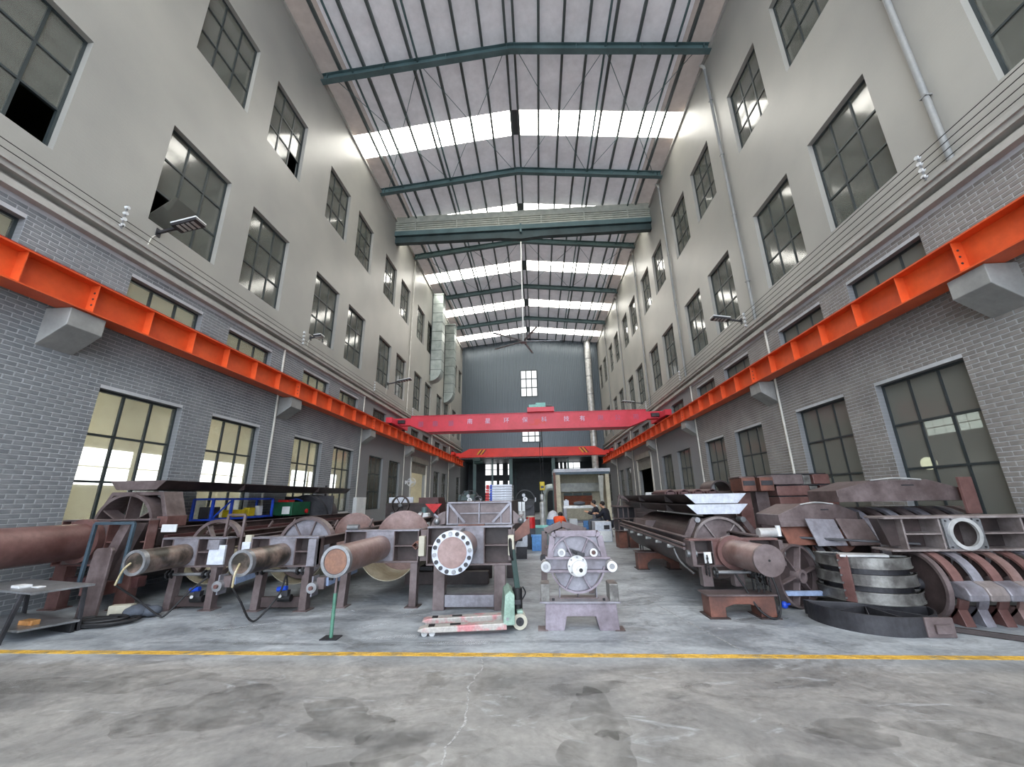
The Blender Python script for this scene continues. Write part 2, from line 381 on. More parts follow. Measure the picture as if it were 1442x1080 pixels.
def thing(name, label, cat, loc=(0,0,0), rz=0.0, group=None):
    o = bpy.data.objects.new(name, None); COL.objects.link(o); o.empty_display_size = 0.2
    o.location = loc; o.rotation_euler = (0,0,rz); o['label'] = label; o['category'] = cat
    if group: o['group'] = group
    return o
def tag(o, label, cat, group=None, loc=None, rz=None):
    o['label'] = label; o['category'] = cat
    if group: o['group'] = group
    if loc is not None: o.location = loc
    if rz is not None: o.rotation_euler = (0,0,rz)
    return o
def struct(o, label=None, cat=None):
    o['kind'] = 'structure'
    if label: o['label'] = label
    if cat: o['category'] = cat
    return o
def sempty(name, label, cat, loc=(0,0,0)):
    o = thing(name, label, cat, loc); o['kind'] = 'structure'; return o
def link_copy(src, parent, loc=None):
    o = src.copy(); COL.objects.link(o); o.parent = parent
    if loc is not None: o.location = loc
    return o
def copy_tree(root, loc, rz=None, label=None, group=None):
    r = root.copy(); COL.objects.link(r); r.location = loc
    if rz is not None: r.rotation_euler = (0,0,rz)
    if label: r['label'] = label
    if group: r['group'] = group
    for ch in list(root.children):
        c = ch.copy(); COL.objects.link(c); c.parent = r
        for g in list(ch.children):
            d = g.copy(); COL.objects.link(d); d.parent = c
    return r

# ------------------------------------------------------------------ the hall
XL, XR, YB, YF = -7.93, 6.89, 41.0, -9.0
ZTOP = 17.6
BAY = 6.0
P1, P2, Q1, Q2 = 6.46, 8.20, 9.05, 10.77
CORB = 5.63
T = 0.24      # wall thickness

fl = MB().box(XL-T, XR+T, YF, YB+6.2, -0.2, 0.0).obj('floor', 'floor')
struct(fl, 'worn grey concrete hall floor with oil stains', 'floor')
# yard before the open front
yd = MB().box(-30, 30, -45, YF, -0.25, -0.02).obj('yard', 'floor'); struct(yd, 'concrete yard outside the open hall front', 'ground')

def openings(side):
    o = []
    for n in range(-1, 6):
        y = n*BAY
        for (a, b) in ((P1,P2),(Q1,Q2)):
            o.append(('row2', a+y, b+y, 7.27, 9.77)); o.append(('row3', a+y, b+y, 12.20, 14.62)); o.append(('small', a+y, b+y, 4.78, 5.91))
            if n == 3 or (n == 5 and a == P1): continue
            o.append(('low', a+y, b+y, 1.13, 3.61))
    o.append(('door', 24.8, 28.2, 0.0, 4.1))
    return o
OPEN = {'L': openings('L'), 'R': openings('R')}
ZBR = 6.19

def build_wall(side):
    s = -1 if side == 'L' else 1
    X = XL if side == 'L' else XR
    ops = OPEN[side]
    ys = sorted({YF, YB, 17.4} | {o[1] for o in ops} | {o[2] for o in ops})
    zs = sorted({0.0, ZTOP, ZBR} | {o[3] for o in ops} | {o[4] for o in ops})
    mb = MB()
    for i in range(len(ys)-1):
        for j in range(len(zs)-1):
            cy, cz = (ys[i]+ys[i+1])/2, (zs[j]+zs[j+1])/2
            if any(o[1] < cy < o[2] and o[3] < cz < o[4] for o in ops): continue
            mb.cur = 0 if cz > ZBR else (1 if cy < 17.4 else 2)
            q = [(X,ys[i],zs[j]),(X,ys[i+1],zs[j]),(X,ys[i+1],zs[j+1]),(X,ys[i],zs[j+1])]
            mb.add(q, [(0,1,2,3) if s < 0 else (3,2,1,0)])
            q = [(p[0]+s*T,p[1],p[2]) for p in q]
            mb.add(q, [(3,2,1,0) if s < 0 else (0,1,2,3)])
    for (k, a, b, z0, z1) in ops:
        mb.cur = 0 if z0 > ZBR else 2
        X2 = X+s*T
        for q in ([(X,a,z0),(X2,a,z0),(X2,a,z1),(X,a,z1)], [(X,b,z0),(X2,b,z0),(X2,b,z1),(X,b,z1)],
                  [(X,a,z0),(X,b,z0),(X2,b,z0),(X2,a,z0)], [(X,a,z1),(X,b,z1),(X2,b,z1),(X2,a,z1)]):
            mb.add(q, [(0,1,2,3)])
    q = [(X,YF,ZTOP),(X+s*T,YF,ZTOP),(X+s*T,YB,ZTOP),(X,YB,ZTOP)]; mb.cur = 0; mb.add(q, [(0,1,2,3)])
    o = mb.obj('wall_left' if side == 'L' else 'wall_right', ['wall_upper','mortar','wall_lower'], fix=False)
    struct(o, 'tall grey painted wall with three rows of steel windows ' + ('beside the ventilation ducts' if side == 'L' else 'behind the pile of steel castings'), 'wall')
    return o
WALL = {k: build_wall(k) for k in 'LR'}

# the painted bricks of the lower storey, proud of their light joints
def px_of(X, Y, Z):
    v = Vector((X,Y,Z-CAM_H)); d = v.dot(fwd)
    if d < 0.1: return None
    return (721+556.74*v.dot(r2)/d, 540-556.74*v.dot(u2)/d, d)
def bricks(side):
    s = -1 if side == 'L' else 1; X = XL if side == 'L' else XR; BW, BH, G, PR = 0.25, 0.072, 0.011, 0.007
    ops = [o for o in OPEN[side] if o[3] < ZBR]
    full, cut = [], []
    z = 0.0; row = 0
    while z < ZBR-BH:
        y = 2.0 - (BW/2 if row % 2 else 0)
        while y < 17.4:
            seg = [(y+G/2, min(y+BW-G/2, 17.4))]
            for o in ops:
                if o[3] < z+BH-0.002 and o[4] > z+0.002:
                    ns = []
                    for (a,b) in seg:
                        if o[2] <= a or o[1] >= b: ns.append((a,b)); continue
                        if o[1]-a > 0.03: ns.append((a,o[1]))
                        if b-o[2] > 0.03: ns.append((o[2],b))
                    seg = ns
            for (a,b) in seg:
                (full if abs(b-a-(BW-G)) < 1e-4 else cut).append((a,b,z+G/2,z+BH-G/2))
            y += BW
        z += BH; row += 1
    near = []
    for t in full:
        p = px_of(X, (t[0]+t[1])/2, t[2])
        if p and 4 < p[0] < 1438 and 0 < p[1] < 760: near.append((p[2], t))
    near.sort(key=lambda a: a[0]); pick = set(t for _, t in near[:300])
    me = MB(); hw, hh = (BW-G)/2, (BH-G)/2
    def five(mb, x, a, b, z0, z1):
        c = 0.004; xo = x-s*PR
        vs = [(x,a,z0),(x,b,z0),(x,b,z1),(x,a,z1),(xo,a+c,z0+c),(xo,b-c,z0+c),(xo,b-c,z1-c),(xo,a+c,z1-c)]
        fs = [(4,5,6,7),(0,1,5,4),(1,2,6,5),(2,3,7,6),(3,0,4,7)]
        if s > 0: fs = [tuple(reversed(f)) for f in fs]
        mb.add(vs, fs)
    five(me, 0, -hw, hw, -hh, hh); bmat = 'brick' if side == 'L' else 'brick_warm'; bmesh_ = me.mesh('brick', bmat, fix=False)
    for t in pick:
        o = bpy.data.objects.new('brick', bmesh_); COL.objects.link(o); o.parent = WALL[side]
        o.location = (X, (t[0]+t[1])/2, (t[2]+t[3])/2)
    rest = MB()
    for t in full+cut:
        if t not in pick: five(rest, X, *t)
    rest.obj('brickwork', bmat, WALL[side], kind='stuff', fix=False)
bricks('L'); bricks('R')

# windows
def frame_mesh(w, h, nc, nr, mat):
    mb = MB(); f, m_, d = 0.042, 0.02, 0.03
    mb.box(-d,d,0,f,0,h).box(-d,d,w-f,w,0,h).box(-d,d,f,w-f,0,f).box(-d,d,f,w-f,h-f,h)
    for i in range(1,nc): y = w*i/nc; mb.box(-d*.8,d*.8,y-m_,y+m_,f,h-f)
    for j in range(1,nr):
        z = h*j/nr; mb.box(-d*.9,d*.9,f,w-f,z-m_,z+m_)
    return mb.mesh('window_frame', mat)
FM, PM = {}, {}
WIN_N = [0]
def window(side, kind, a, b, z0, z1, skip=(), tilt=None, yellow=()):
    s = -1 if side == 'L' else 1; X = (XL if side == 'L' else XR)+s*0.15
    w, h = b-a, z1-z0; nr = 1 if kind == 'small' else 3; nc = 3
    gm = 'glass_upper' if kind in ('row2','row3') else ('glass_left' if side == 'L' else 'glass_right')
    k = (round(w,3), round(h,3), nr)
    if k not in FM: FM[k] = frame_mesh(w, h, nc, nr, 'frame_dark')
    if (k,gm) not in PM:
        PM[(k,gm)] = MB().box(-0.004,0.004,0.0,w/nc-0.03,0.0,h/nr-0.03).mesh('pane', gm)
    WIN_N[0] += 1
    where = {'row2':'second-storey','row3':'top-storey','small':'low clerestory','low':'ground-floor'}[kind]
    n = int(math.floor((a-CORB)/BAY))
    lab = '%s nine-pane steel window of the %s wall' % (where, 'left' if side == 'L' else 'right') if nr == 3 else 'clerestory three-pane window above the orange girder on the %s wall' % ('left' if side == 'L' else 'right')
    r = sempty('window_%d' % WIN_N[0], lab, 'window', (X, a, z0)); r['group'] = '%s windows of the %s wall' % (where, 'left' if side == 'L' else 'right')
    o = bpy.data.objects.new('window_frame', FM[k]); COL.objects.link(o); o.parent = r
    for i in range(nc):
        for j in range(nr):
            if (i,j) in skip: continue
            o = bpy.data.objects.new('pane', PM[(k,gm)]); COL.objects.link(o); o.parent = r
            o.location = (0, w*i/nc+0.015, h*j/nr+0.015)
            if tilt and (i,j) == tilt: o.rotation_euler = (0, -s*0.9, 0); o.location.z += 0.0
            if (i,j) in yellow:
                y_ = MB().box(-0.004,0.004,0,w/nc-0.05,0,(h/nr-0.05)*(0.45 if j == 1 else 1)).obj('backing_sheet', 'yellow', r)
                y_.location = (s*0.05, w*i/nc+0.025, h*j/nr+0.025)
    return r
for sd in 'LR':
    for (k,a,b,z0,z1) in OPEN[sd]:
        if k == 'door': continue
        kw = {}
        if sd == 'L' and k == 'row2' and abs(a-P1) < 1e-6: kw = dict(tilt=(0,0))
        if sd == 'L' and k == 'row3' and abs(a-Q1) < 1e-6: kw = dict(skip=((2,0),))
        if sd == 'L' and k == 'row2' and abs(a-Q1+BAY) < 1e-6: kw = dict(skip=((2,0),))
        if sd == 'L' and k == 'low' and abs(a-P1-2*BAY) < 1e-6: kw = dict(yellow=[(i,j) for i in range(3) for j in (0,1)])
        window(sd, k, a, b, z0, z1, **kw)

# roller-shutter doorways
for sd, n in (('L',1),('R',2)):
    s = -1 if sd == 'L' else 1; X = XL if sd == 'L' else XR
    d = sempty('door_%d' % n, 'roller-shutter doorway in the %s wall with its shutter rolled up' % ('left' if sd == 'L' else 'right'), 'door', (X, 24.8, 0))
    mb = MB(); mb.box(-0.06*1,0.06,-0.12,0.0,0,4.1).box(-0.06,0.06,3.4,3.52,0,4.1).obj('jamb', 'conduit', d)
    mb = MB()
    for k in range(9): mb.box(s*0.05-0.03, s*0.05+0.03, 0.0, 3.4, 3.2+k*0.1, 3.29+k*0.1)
    mb.obj('shutter', 'shutter', d)
    MB().box(-0.16,0.16,-0.1,3.5,3.86,4.2).obj('shutter_housing', 'shutter', d)

# cornice, its shadow gap, eaves trim
for sd, n in (('L',1),('R',2)):
    s = -1 if sd == 'L' else 1; X = XL if sd == 'L' else XR
    mb = MB()
    prof = [(0,6.19),(0.14,6.19),(0.14,6.31),(0.005,6.31),(0.005,6.42),(0.17,6.42),(0.17,6.51),(0.21,6.51),(0.21,6.59),(0,6.59)]
    mb.prism([(X-s*p[0], p[1]) for p in prof], 'y', YF, YB)
    struct(mb.obj('trim_%d' % n, 'cornice'), 'stepped cornice running along the %s wall' % ('left' if sd == 'L' else 'right'), 'cornice')
    mb = MB().box(min(X, X-s*0.07), max(X, X-s*0.07), YF, YB, 17.40, 17.52)
    struct(mb.obj('trim_%d' % (n+2), 'cornice'), 'pale eaves strip at the top of the %s wall' % ('left' if sd == 'L' else 'right'), 'trim')

# rooms behind the walls
def annex(sd):
    s = -1 if sd == 'L' else 1; X = (XL if sd == 'L' else XR)+s*T
    nm = 'left' if sd == 'L' else 'right'
    D = 9.0 if sd == 'L' else 8.0; X2 = X+s*D
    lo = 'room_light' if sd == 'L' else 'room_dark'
    x0, x1 = min(X,X2), max(X,X2)
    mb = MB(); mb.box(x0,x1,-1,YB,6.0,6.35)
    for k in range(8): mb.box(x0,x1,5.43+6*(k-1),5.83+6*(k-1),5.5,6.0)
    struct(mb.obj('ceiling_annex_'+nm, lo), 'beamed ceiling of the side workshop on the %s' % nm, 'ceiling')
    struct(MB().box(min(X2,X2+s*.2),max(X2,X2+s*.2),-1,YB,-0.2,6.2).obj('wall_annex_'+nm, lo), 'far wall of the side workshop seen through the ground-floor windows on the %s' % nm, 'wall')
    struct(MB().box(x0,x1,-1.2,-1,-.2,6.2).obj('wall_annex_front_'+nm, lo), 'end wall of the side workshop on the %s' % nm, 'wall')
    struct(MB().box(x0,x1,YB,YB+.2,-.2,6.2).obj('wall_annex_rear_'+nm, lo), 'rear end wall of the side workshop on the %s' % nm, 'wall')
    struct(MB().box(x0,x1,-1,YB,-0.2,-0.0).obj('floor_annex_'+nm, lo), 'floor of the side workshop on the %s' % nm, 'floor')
    # daylight strip windows of the side workshop and its lamps
    mb = MB()
    for k in range(14 if sd == 'L' else 5):
        y0 = (3+k*2.2) if sd == 'L' else 14.3+k*0.42
        for j in range(2):
            if sd == 'L': mb.box(min(X2,X2-s*.03),max(X2,X2-s*.03),y0,y0+1.9,2.3+j*.72,2.95+j*.72)
            else: mb.box(min(X2,X2-s*.03),max(X2,X2-s*.03),y0,y0+0.37,3.6+j*.29,3.85+j*.29)
    struct(mb.obj('window_annex_'+nm, 'daylight_pane'), 'daylit strip window of the %s side workshop' % nm, 'window')
    if sd == 'L':
        for k in range(6):
            t = MB().box(X2+2.2,X2+2.4,5.5+k*6,7.5+k*6,5.44,5.499).obj('tube_light', 'tube_lamp')
            tag(t, 'fluorescent tube on the ceiling of the left side workshop', 'lamp', 'tubes of the left side workshop')
        for k in range(6):
            t = MB().box(X-5.2,X-4.0,7+k*5,9.4+k*5,0,1.7).box(X-5.0,X-4.3,7.3+k*5,8.2+k*5,1.7,2.2).obj('storage_crate', 'panel_white', bevel=0.02)
            tag(t, 'pale storage crate standing inside the left side workshop', 'crate', 'crates of the left side workshop')
    else:
        t = thing('flood_light', 'glaring flood lamp seen through the ground-floor window on the right', 'lamp', (X+3.2, 11.3, 2.25))
        MB().cyl((0,0,0),(-0.08,-0.03,0),0.16).obj('lens', 'flood_lamp', t); MB().box(0.0,0.14,-0.12,0.12,-0.12,0.12).obj('housing', 'steel_dark', t)
        MB().cyl((0.07,0,-0.12),(0.07,0,-2.25),0.03).obj('post', 'steel_dark', t)
    # upper storeys: floors and a rear corridor wall
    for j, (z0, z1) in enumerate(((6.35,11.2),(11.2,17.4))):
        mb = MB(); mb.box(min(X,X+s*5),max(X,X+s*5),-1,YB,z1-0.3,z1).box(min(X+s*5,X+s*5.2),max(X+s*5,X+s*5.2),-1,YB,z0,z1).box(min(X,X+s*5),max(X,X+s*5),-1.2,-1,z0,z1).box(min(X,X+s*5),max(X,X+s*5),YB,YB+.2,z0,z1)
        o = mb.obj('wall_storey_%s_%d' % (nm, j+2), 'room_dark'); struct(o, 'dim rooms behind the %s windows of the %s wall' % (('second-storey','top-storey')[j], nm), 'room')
annex('L'); annex('R')

# roof
RX, ZE, ZR = (XL+XR)/2, 17.78, 18.62
def zroof(x): return ZR-(ZR-ZE)*abs(x-RX)/(XR-RX)
ceil = sempty('ceiling', 'shallow pitched steel roof with pale sheets and skylight strips', 'roof')
SKY = [(13.9+6*k, 15.2+6*k) for k in (-4,-3,-2,0,1,2,3,4)]
XO = 0.35
for sgn in (-1, 1):
    xe = RX+sgn*(XR-RX+XO); zE = zroof(xe)
    y = YF
    marks = []
    for (a,b) in SKY:
        if b < YF: continue
        marks.append((y, a, 'roof_panel')); marks.append((a, b, 'skylight')); y = b
    marks.append((y, YB+0.2, 'roof_panel'))
    for (a,b,k) in marks:
        xm = RX+sgn*(XR-RX-0.95)
        if k == 'skylight':
            mb = MB(); xr_ = RX+sgn*.22; zr_ = zroof(xr_); mb.add([(xr_,a,zr_),(xe,a,zE),(xe,b,zE),(xr_,b,zr_)], [(0,1,2,3)]); mb.obj('skylight', 'skylight', ceil, fix=False)
            mb = MB(); mb.add([(RX,a,ZR),(xr_,a,zr_),(xr_,b,zr_),(RX,b,ZR)], [(0,1,2,3)]); mb.obj('ridge_sheet', 'purlin', ceil, fix=False)
        else:
            mb = MB(); zm = zroof(xm)
            mb.add([(RX,a,ZR),(xm,a,zm),(xm,b,zm),(RX,b,ZR)], [(0,1,2,3)])
            mb.obj('roof_panel', 'roof_sheet', ceil)
            mb = MB(); mb.add([(xm,a,zm),(xe,a,zE),(xe,b,zE),(xm,b,zm)], [(0,1,2,3)])
            mb.obj('roof_panel', 'roof_dirty', ceil)
    mb = MB().box(min(xe,xe+sgn*.05),max(xe,xe+sgn*.05),YF,YB,ZTOP-0.3,zE+.06).obj('eaves_closure', 'roof_sheet', ceil)
    for k in range(8):
        x = RX+sgn*(0.16+0.93*k); z = zroof(x)
        MB().box(x-0.045,x+0.045,YF,YB,z-0.17,z-0.005).obj('purlin', 'purlin', ceil)
    # doubled purlins: tie tubes
    for x in (RX+sgn*3.62, RX+sgn*6.2):
        z = zroof(x); MB().cyl((x,YF,z-0.24),(x,YB,z-0.24),0.045,n=8).obj('tie_tube', 'teal', ceil)
RAFT = [11.1+6*k for k in range(-3, 6)]
for y in RAFT:
    for sgn in (-1, 1):
        mb = MB(); xe = RX+sgn*(XR-RX)
        def seg(x0,x1,d0,d1,hw):
            mb.add([(x0,y-hw,zroof(x0)-.17-d0),(x1,y-hw,zroof(x1)-.17-d0),(x1,y+hw,zroof(x1)-.17-d0),(x0,y+hw,zroof(x0)-.17-d0),
                    (x0,y-hw,zroof(x0)-.17-d1),(x1,y-hw,zroof(x1)-.17-d1),(x1,y+hw,zroof(x1)-.17-d1),(x0,y+hw,zroof(x0)-.17-d1)],
                   [(0,1,2,3),(7,6,5,4),(0,1,5,4),(2,3,7,6),(1,2,6,5),(0,3,7,4)])
        seg(RX,xe,0,0.02,0.11); seg(RX,xe,0.02,0.30,0.012); seg(RX,xe,0.30,0.32,0.11)
        for t in (0.02,0.34,0.67,0.97):
            x = RX+(xe-RX)*t; mb.box(x-.01,x+.01,y-.1,y+.1,zroof(x)-.48,zroof(x)-.18)
        mb.obj('rafter', 'teal', ceil)
for (y0,y1) in ((11.1,17.1),(23.1,29.1)):
    for (xa,xb) in ((RX-7,RX-3.6),(RX-3.6,RX-.2),(RX+.2,RX+3.6),(RX+3.6,RX+7)):
        for (p,q) in ((xa,xb),(xb,xa)):
            MB().cyl((p,y0,zroof(p)-.3),(q,y1,zroof(q)-.3),0.014,n=6).obj('brace_rod', 'teal', ceil)
# transverse gable strip across the hall
g = sempty('wall_gable', 'ribbed cream panel and teal beams hung across the hall under the roof', 'wall', (0,19.5,0))
MB().box(XL+.01,XR-.01,0.0,0.08,16.72,17.78).obj('panel', 'cream_grey', g)
for k in range(5):
    z = 16.76+k*0.14; MB().box(XL+.01,XR-.01,-0.06,0.0,z,z+0.07).obj('rib', 'cream_grey', g)
for k in range(6):
    x = XL+1.2+k*2.47; MB().box(x-.03,x+.03,-0.075,0.0,16.72,17.5).obj('stiffener', 'cream_grey', g)
MB().box(XL+.01,XR-.01,-0.12,0.0,16.42,16.71).obj('beam', 'teal', g)
mb = MB(); mb.prism([(XL+.01,16.02),(RX-1.2,15.98),(RX,15.86),(RX+1.2,15.98),(XR-.01,16.02),(XR-.01,16.40),(XL+.01,16.40)],'y',0.02,0.30); mb.obj('beam', 'teal_dark', g)
MB().box(XL+.01,XR-.01,-0.12,0.75,16.40,16.43).obj('soffit', 'teal_dark', g)
MB().box(RX-.06,RX+.06,-0.16,-0.02,16.2,16.75).obj('hanger', 'teal', g)

# ------------------------------------------------------------------ end wall
def corr(mb, x0, x1, z0, z1, y=YB, pitch=0.2, d=0.035):
    n = max(1, round((x1-x0)/pitch)); w = (x1-x0)/n; pts = []
    for i in range(n):
        a = x0+i*w; pts += [(a,0),(a+w*.55,0),(a+w*.66,-d),(a+w*.89,-d)]
    pts.append((x1,0)); m_ = len(pts)
    zt = (lambda x: z1) if not callable(z1) else z1
    mb.add([(p[0],y+p[1],z0) for p in pts]+[(p[0],y+p[1],zt(p[0])) for p in pts], [(i,i+1,m_+i+1,m_+i) for i in range(m_-1)])
bw = sempty('wall_back', 'dark blue-grey corrugated end wall above the open porch', 'wall')
mb = MB(); zt = lambda x: zroof(x)+0.05
corr(mb, XL-.2, -1.52, 5.45, zt); corr(mb, 0.24, XR+.2, 5.45, zt); corr(mb, -1.52, 0.24, 14.85, zt); corr(mb, -1.52, 0.24, 8.9, 11.92)
corr(mb, -1.52, 0.5, 5.45, 7.07); mb.obj('cladding', 'corrugated', bw, fix=False)
mb = MB()
for (x0,x1,z0,z1) in ((-1.52,0.24,11.92,14.85),(-1.52,0.5,7.07,8.9)):
    for i in range(4): x = x0+(x1-x0)*i/3; mb.box(x-.05,x+.05,YB-.06,YB+.02,z0,z1)
    for i in range(4): z = z0+(z1-z0)*i/3; mb.box(x0,x1,YB-.05,YB+.01,z-.05,z+.05)
mb.obj('window_frame', 'frame_dark', bw)
for (x0,x1,z0,z1) in ((-1.52,0.24,11.92,14.85),(-1.52,0.5,7.07,8.9)):
    for i in range(3):
        for j in range(3):
            a, b = x0+(x1-x0)*i/3, x0+(x1-x0)*(i+1)/3; c, d = z0+(z1-z0)*j/3, z0+(z1-z0)*(j+1)/3
            MB().box(a+.03,b-.03,YB+.02,YB+.03,c+.03,d-.03).obj('pane', 'back_pane', bw)
# porch behind the end wall
mb = MB(); mb.box(XL-.2,XR+.2,YB+5.9,YB+6.1,0,5.6); mb.box(XL-.4,XL-.2,YB,YB+6,0,5.6); mb.box(XR+.2,XR+.4,YB,YB+6,0,5.6)
struct(mb.obj('wall_porch', 'dark_panel'), 'dark clad wall at the rear of the porch', 'wall')
struct(MB().box(XL-.3,XR+.3,YB-.02,YB+6,5.45,5.7).obj('ceiling_porch', 'dark_panel'), 'dark soffit of the porch', 'ceiling')
def bright_window(n, x0, x1, z0, z1, cols):
    r = sempty('window_%d' % n, 'bright small-paned window in the dark porch wall', 'window', (0,YB+5.85,0)); r['group'] = 'bright windows of the porch wall'
    for i in range(cols):
        for j in range(2):
            a, b = x0+(x1-x0)*i/cols, x0+(x1-x0)*(i+1)/cols; c, d = z0+(z1-z0)*j/2, z0+(z1-z0)*(j+1)/2
            MB().box(a+.03,b-.03,0.0,0.02,c+.03,d-.03).obj('pane', 'back_pane', r)
    MB().box(x0-.05,x1+.05,0.02,0.05,z0-.05,z1+.05).obj('window_frame', 'frame_dark', r)
for i, (x0,x1,z0,z1,c) in enumerate(((-6.12,-4.75,4.1,5.4,2),(-6.12,-4.75,2.1,3.5,2),(-4.5,-4.05,4.1,5.4,1),(-4.5,-4.05,2.1,3.5,1),(-3.5,-3.3,4.1,5.4,1),(-3.5,-3.3,2.1,3.5,1),(3.3,4.9,4.1,5.4,2),(2.4,2.6,4.1,5.4,1),(2.85,3.05,4.1,5.4,1))):
    bright_window(200+i, x0, x1, z0, z1, c)
sd = sempty('door_3', 'wide dark roller door in the porch wall', 'door', (0,YB+5.8,0))
mb = MB()
for k in range(22): mb.box(-2.5,1.5,0.0,0.05,0.02+k*.21,0.21+k*.21)
mb.obj('slats', 'dark_panel', sd); MB().box(-2.7,-2.5,-.05,.08,0,4.8).box(1.5,1.7,-.05,.08,0,4.8).obj('jamb', 'teal_dark', sd)
for x, wd in ((-6.49,.30),(-4.65,.16),(-2.75,.34),(1.59,.34),(3.1,.16)):
    c = thing('steel_column', 'teal steel column standing in the porch opening', 'column', (x,YB+.3,0), 0, 'columns of the porch'); c['kind'] = 'structure'
    MB().box(-wd/2,wd/2,-.12,-.09,0,5.45).box(-wd/2,wd/2,.09,.12,0,5.45).box(-.02,.02,-.09,.09,0,5.45).obj('shaft', 'teal', c)
    MB().box(-wd/2-.08,wd/2+.08,-.22,.22,0,.03).obj('base_plate', 'teal', c)

# ------------------------------------------------------------------ runway girders on their corbels
def runway(sd):
    s = -1 if sd == 'L' else 1; X = XL if sd == 'L' else XR; nm = 'left' if sd == 'L' else 'right'
    xc = X-s*0.335; hw = 0.18; Y0, Y1 = -3.0, 40.6
    g = thing('crane_girder', 'orange steel crane runway girder along the %s wall' % nm, 'girder', (0,0,0))
    MB().box(xc-hw,xc+hw,Y0,Y1,5.18,5.205).obj('top_flange', 'orange', g)
    MB().box(xc-hw,xc+hw,Y0,Y1,4.655,4.68).obj('bottom_flange', 'orange', g)
    MB().box(xc-.008,xc+.008,Y0,Y1,4.68,5.18).obj('web', 'orange', g)
    st = MB().box(xc-hw+.02,xc+hw-.02,-.006,.006,4.68,5.18).mesh('stiffener','orange')
    ys = []
    for n in range(-2, 7):
        for k in range(6):
            y = CORB+n*BAY+k*1.0
            if Y0 < y < Y1: ys.append((y,k))
    for y, k in ys:
        o = bpy.data.objects.new('stiffener', st); COL.objects.link(o); o.parent = g; o.location = (0,y,0)
        if k == 0:
            for z in (4.82,4.93,5.04): MB().cyl((xc-s*.10,y-.012,z),(xc-s*.10,y+.012,z),0.018,n=8).obj('bolt', 'steel_dark', g)
    r = MB().box(xc-.035,xc+.035,Y0,Y1,5.205,5.29).obj('crane_rail', 'rail_red', g)
    for n in range(-1, 6):
        y = CORB+n*BAY; c = MB()
        xw, xf = X, X-s*0.455
        c.prism([(xw,4.65),(xf,4.65),(xf,4.35),(xw,4.02)], 'y', y-.27, y+.27)
        tag(c.obj('corbel', 'corbel', bevel=0.01), 'grey concrete corbel carrying the orange girder on the %s wall' % nm, 'corbel', 'corbels of the %s wall' % nm)
runway('L'); runway('R')

# ------------------------------------------------------------------ overhead cranes
def crane_beam(mb, x0, x1, y0, y1, zt, zb, taper, zend):
    mb.prism([(x0,zt),(x1,zt),(x1,zend),(x1-taper,zb),(x0+taper,zb),(x0,zend)], 'y', y0, y1)
c1 = thing('overhead_crane', 'pinkish red overhead travelling crane with white lettering', 'crane', (0,21.0,0))
mb = MB(); crane_beam(mb, -6.75, 5.75, -.30, .62, 5.88, 5.02, 0.9, 5.36); mb.obj('main_girder', 'crane_pink', c1)
MB().box(-6.75,5.75,-.34,.66,5.88,5.905).obj('girder_cap', 'crane_pink', c1)
for xa, xb in ((-7.78,-6.70),(5.70,6.74)):
    MB().box(xa,xb,-.22,.22,5.42,5.80).obj('end_carriage', 'crane_pink', c1)
    xm = (xa+xb)/2; xr_ = -7.595 if xm < 0 else 6.555
    MB().box(xr_-.16,xr_+.16,-1.3,1.3,5.38,5.66).obj('end_truck', 'crane_pink', c1)
    for y in (-1.0,1.0): MB().cyl((xr_-.06,y,5.42),(xr_+.06,y,5.42),.13,n=16).obj('wheel', 'steel_dark', c1)
    MB().box(xm-.22,xm+.16,-.40,-.22,5.50,5.68).obj('drive_motor', 'steel_dark', c1)
t = MB().box(-.45,.96,-.55,.55,5.905,6.14).obj('trolley', 'crane_pink', c1)
MB().box(-.36,.0,-.3,.3,6.14,6.34).box(.0,.52,-.35,.35,6.14,6.42).obj('hoist', 'cyan', t)
MB().cyl((.56,-.1,6.24),(.86,-.1,6.24),.09,n=14).obj('hoist_motor', 'steel_dark', t)
# lettering painted on the girder
cv = None
def lettering(ch, x, z, size, mat, parent):
    cu = bpy.data.curves.new('lettering', 'FONT'); cu.body = ch; cu.size = size; cu.align_x = 'CENTER'; cu.align_y = 'CENTER'; cu.extrude = 0.002
    o = bpy.data.objects.new('lettering', cu); COL.objects.link(o)
    dg = bpy.context.evaluated_depsgraph_get(); me = bpy.data.meshes.new_from_object(o.evaluated_get(dg))
    bpy.data.objects.remove(o); me.materials.clear(); me.materials.append(MAT[mat])
    if len(me.polygons) == 0: return
    q = bpy.data.objects.new('letter', me); COL.objects.link(q); q.parent = parent
    q.location = (x, -.306, z); q.rotation_euler = (PI/2,0,0)
MAT['letter_white'] = paint('letter_white', S(226,214,236), S(206,190,220), 0.5)
MAT['letter_faded'] = paint('letter_faded', S(168,112,152), S(176,96,124), 0.5, 0, 6)
for ch, xx in zip('南星环保科技有限公司', (-3.54,-2.58,-1.58,-.59,.42,1.6,2.43,3.38,4.26,5.20)):
    lettering(ch, xx, 5.50, .31, 'letter_white' if xx < 2.6 else 'letter_faded', c1)
for xx in (-6.2,-5.42,-4.56):          # three characters worn to smudges
    mb = MB()
    for (a,b,c,d) in ((-.12,.12,.10,.13),(-.10,.10,.02,.05),(-.13,.13,-.06,-.03),(-.09,.09,-.14,-.11),(-.12,-.09,-.14,.13),(.09,.12,-.14,.13),(-.015,.015,-.14,.13)): mb.box(xx+a,xx+b,-.305,-.300,5.45+c,5.45+d)
    mb.obj('worn_letter', 'letter_faded', c1)
for (a,b,z0,z1) in ((-.4,.1,5.22,5.3),(-.1,.25,5.3,5.55),(.3,.5,5.3,5.42)): MB().box(a,b,-.304,-.300,z0,z1).obj('repaint_patch', 'crane_red', c1)
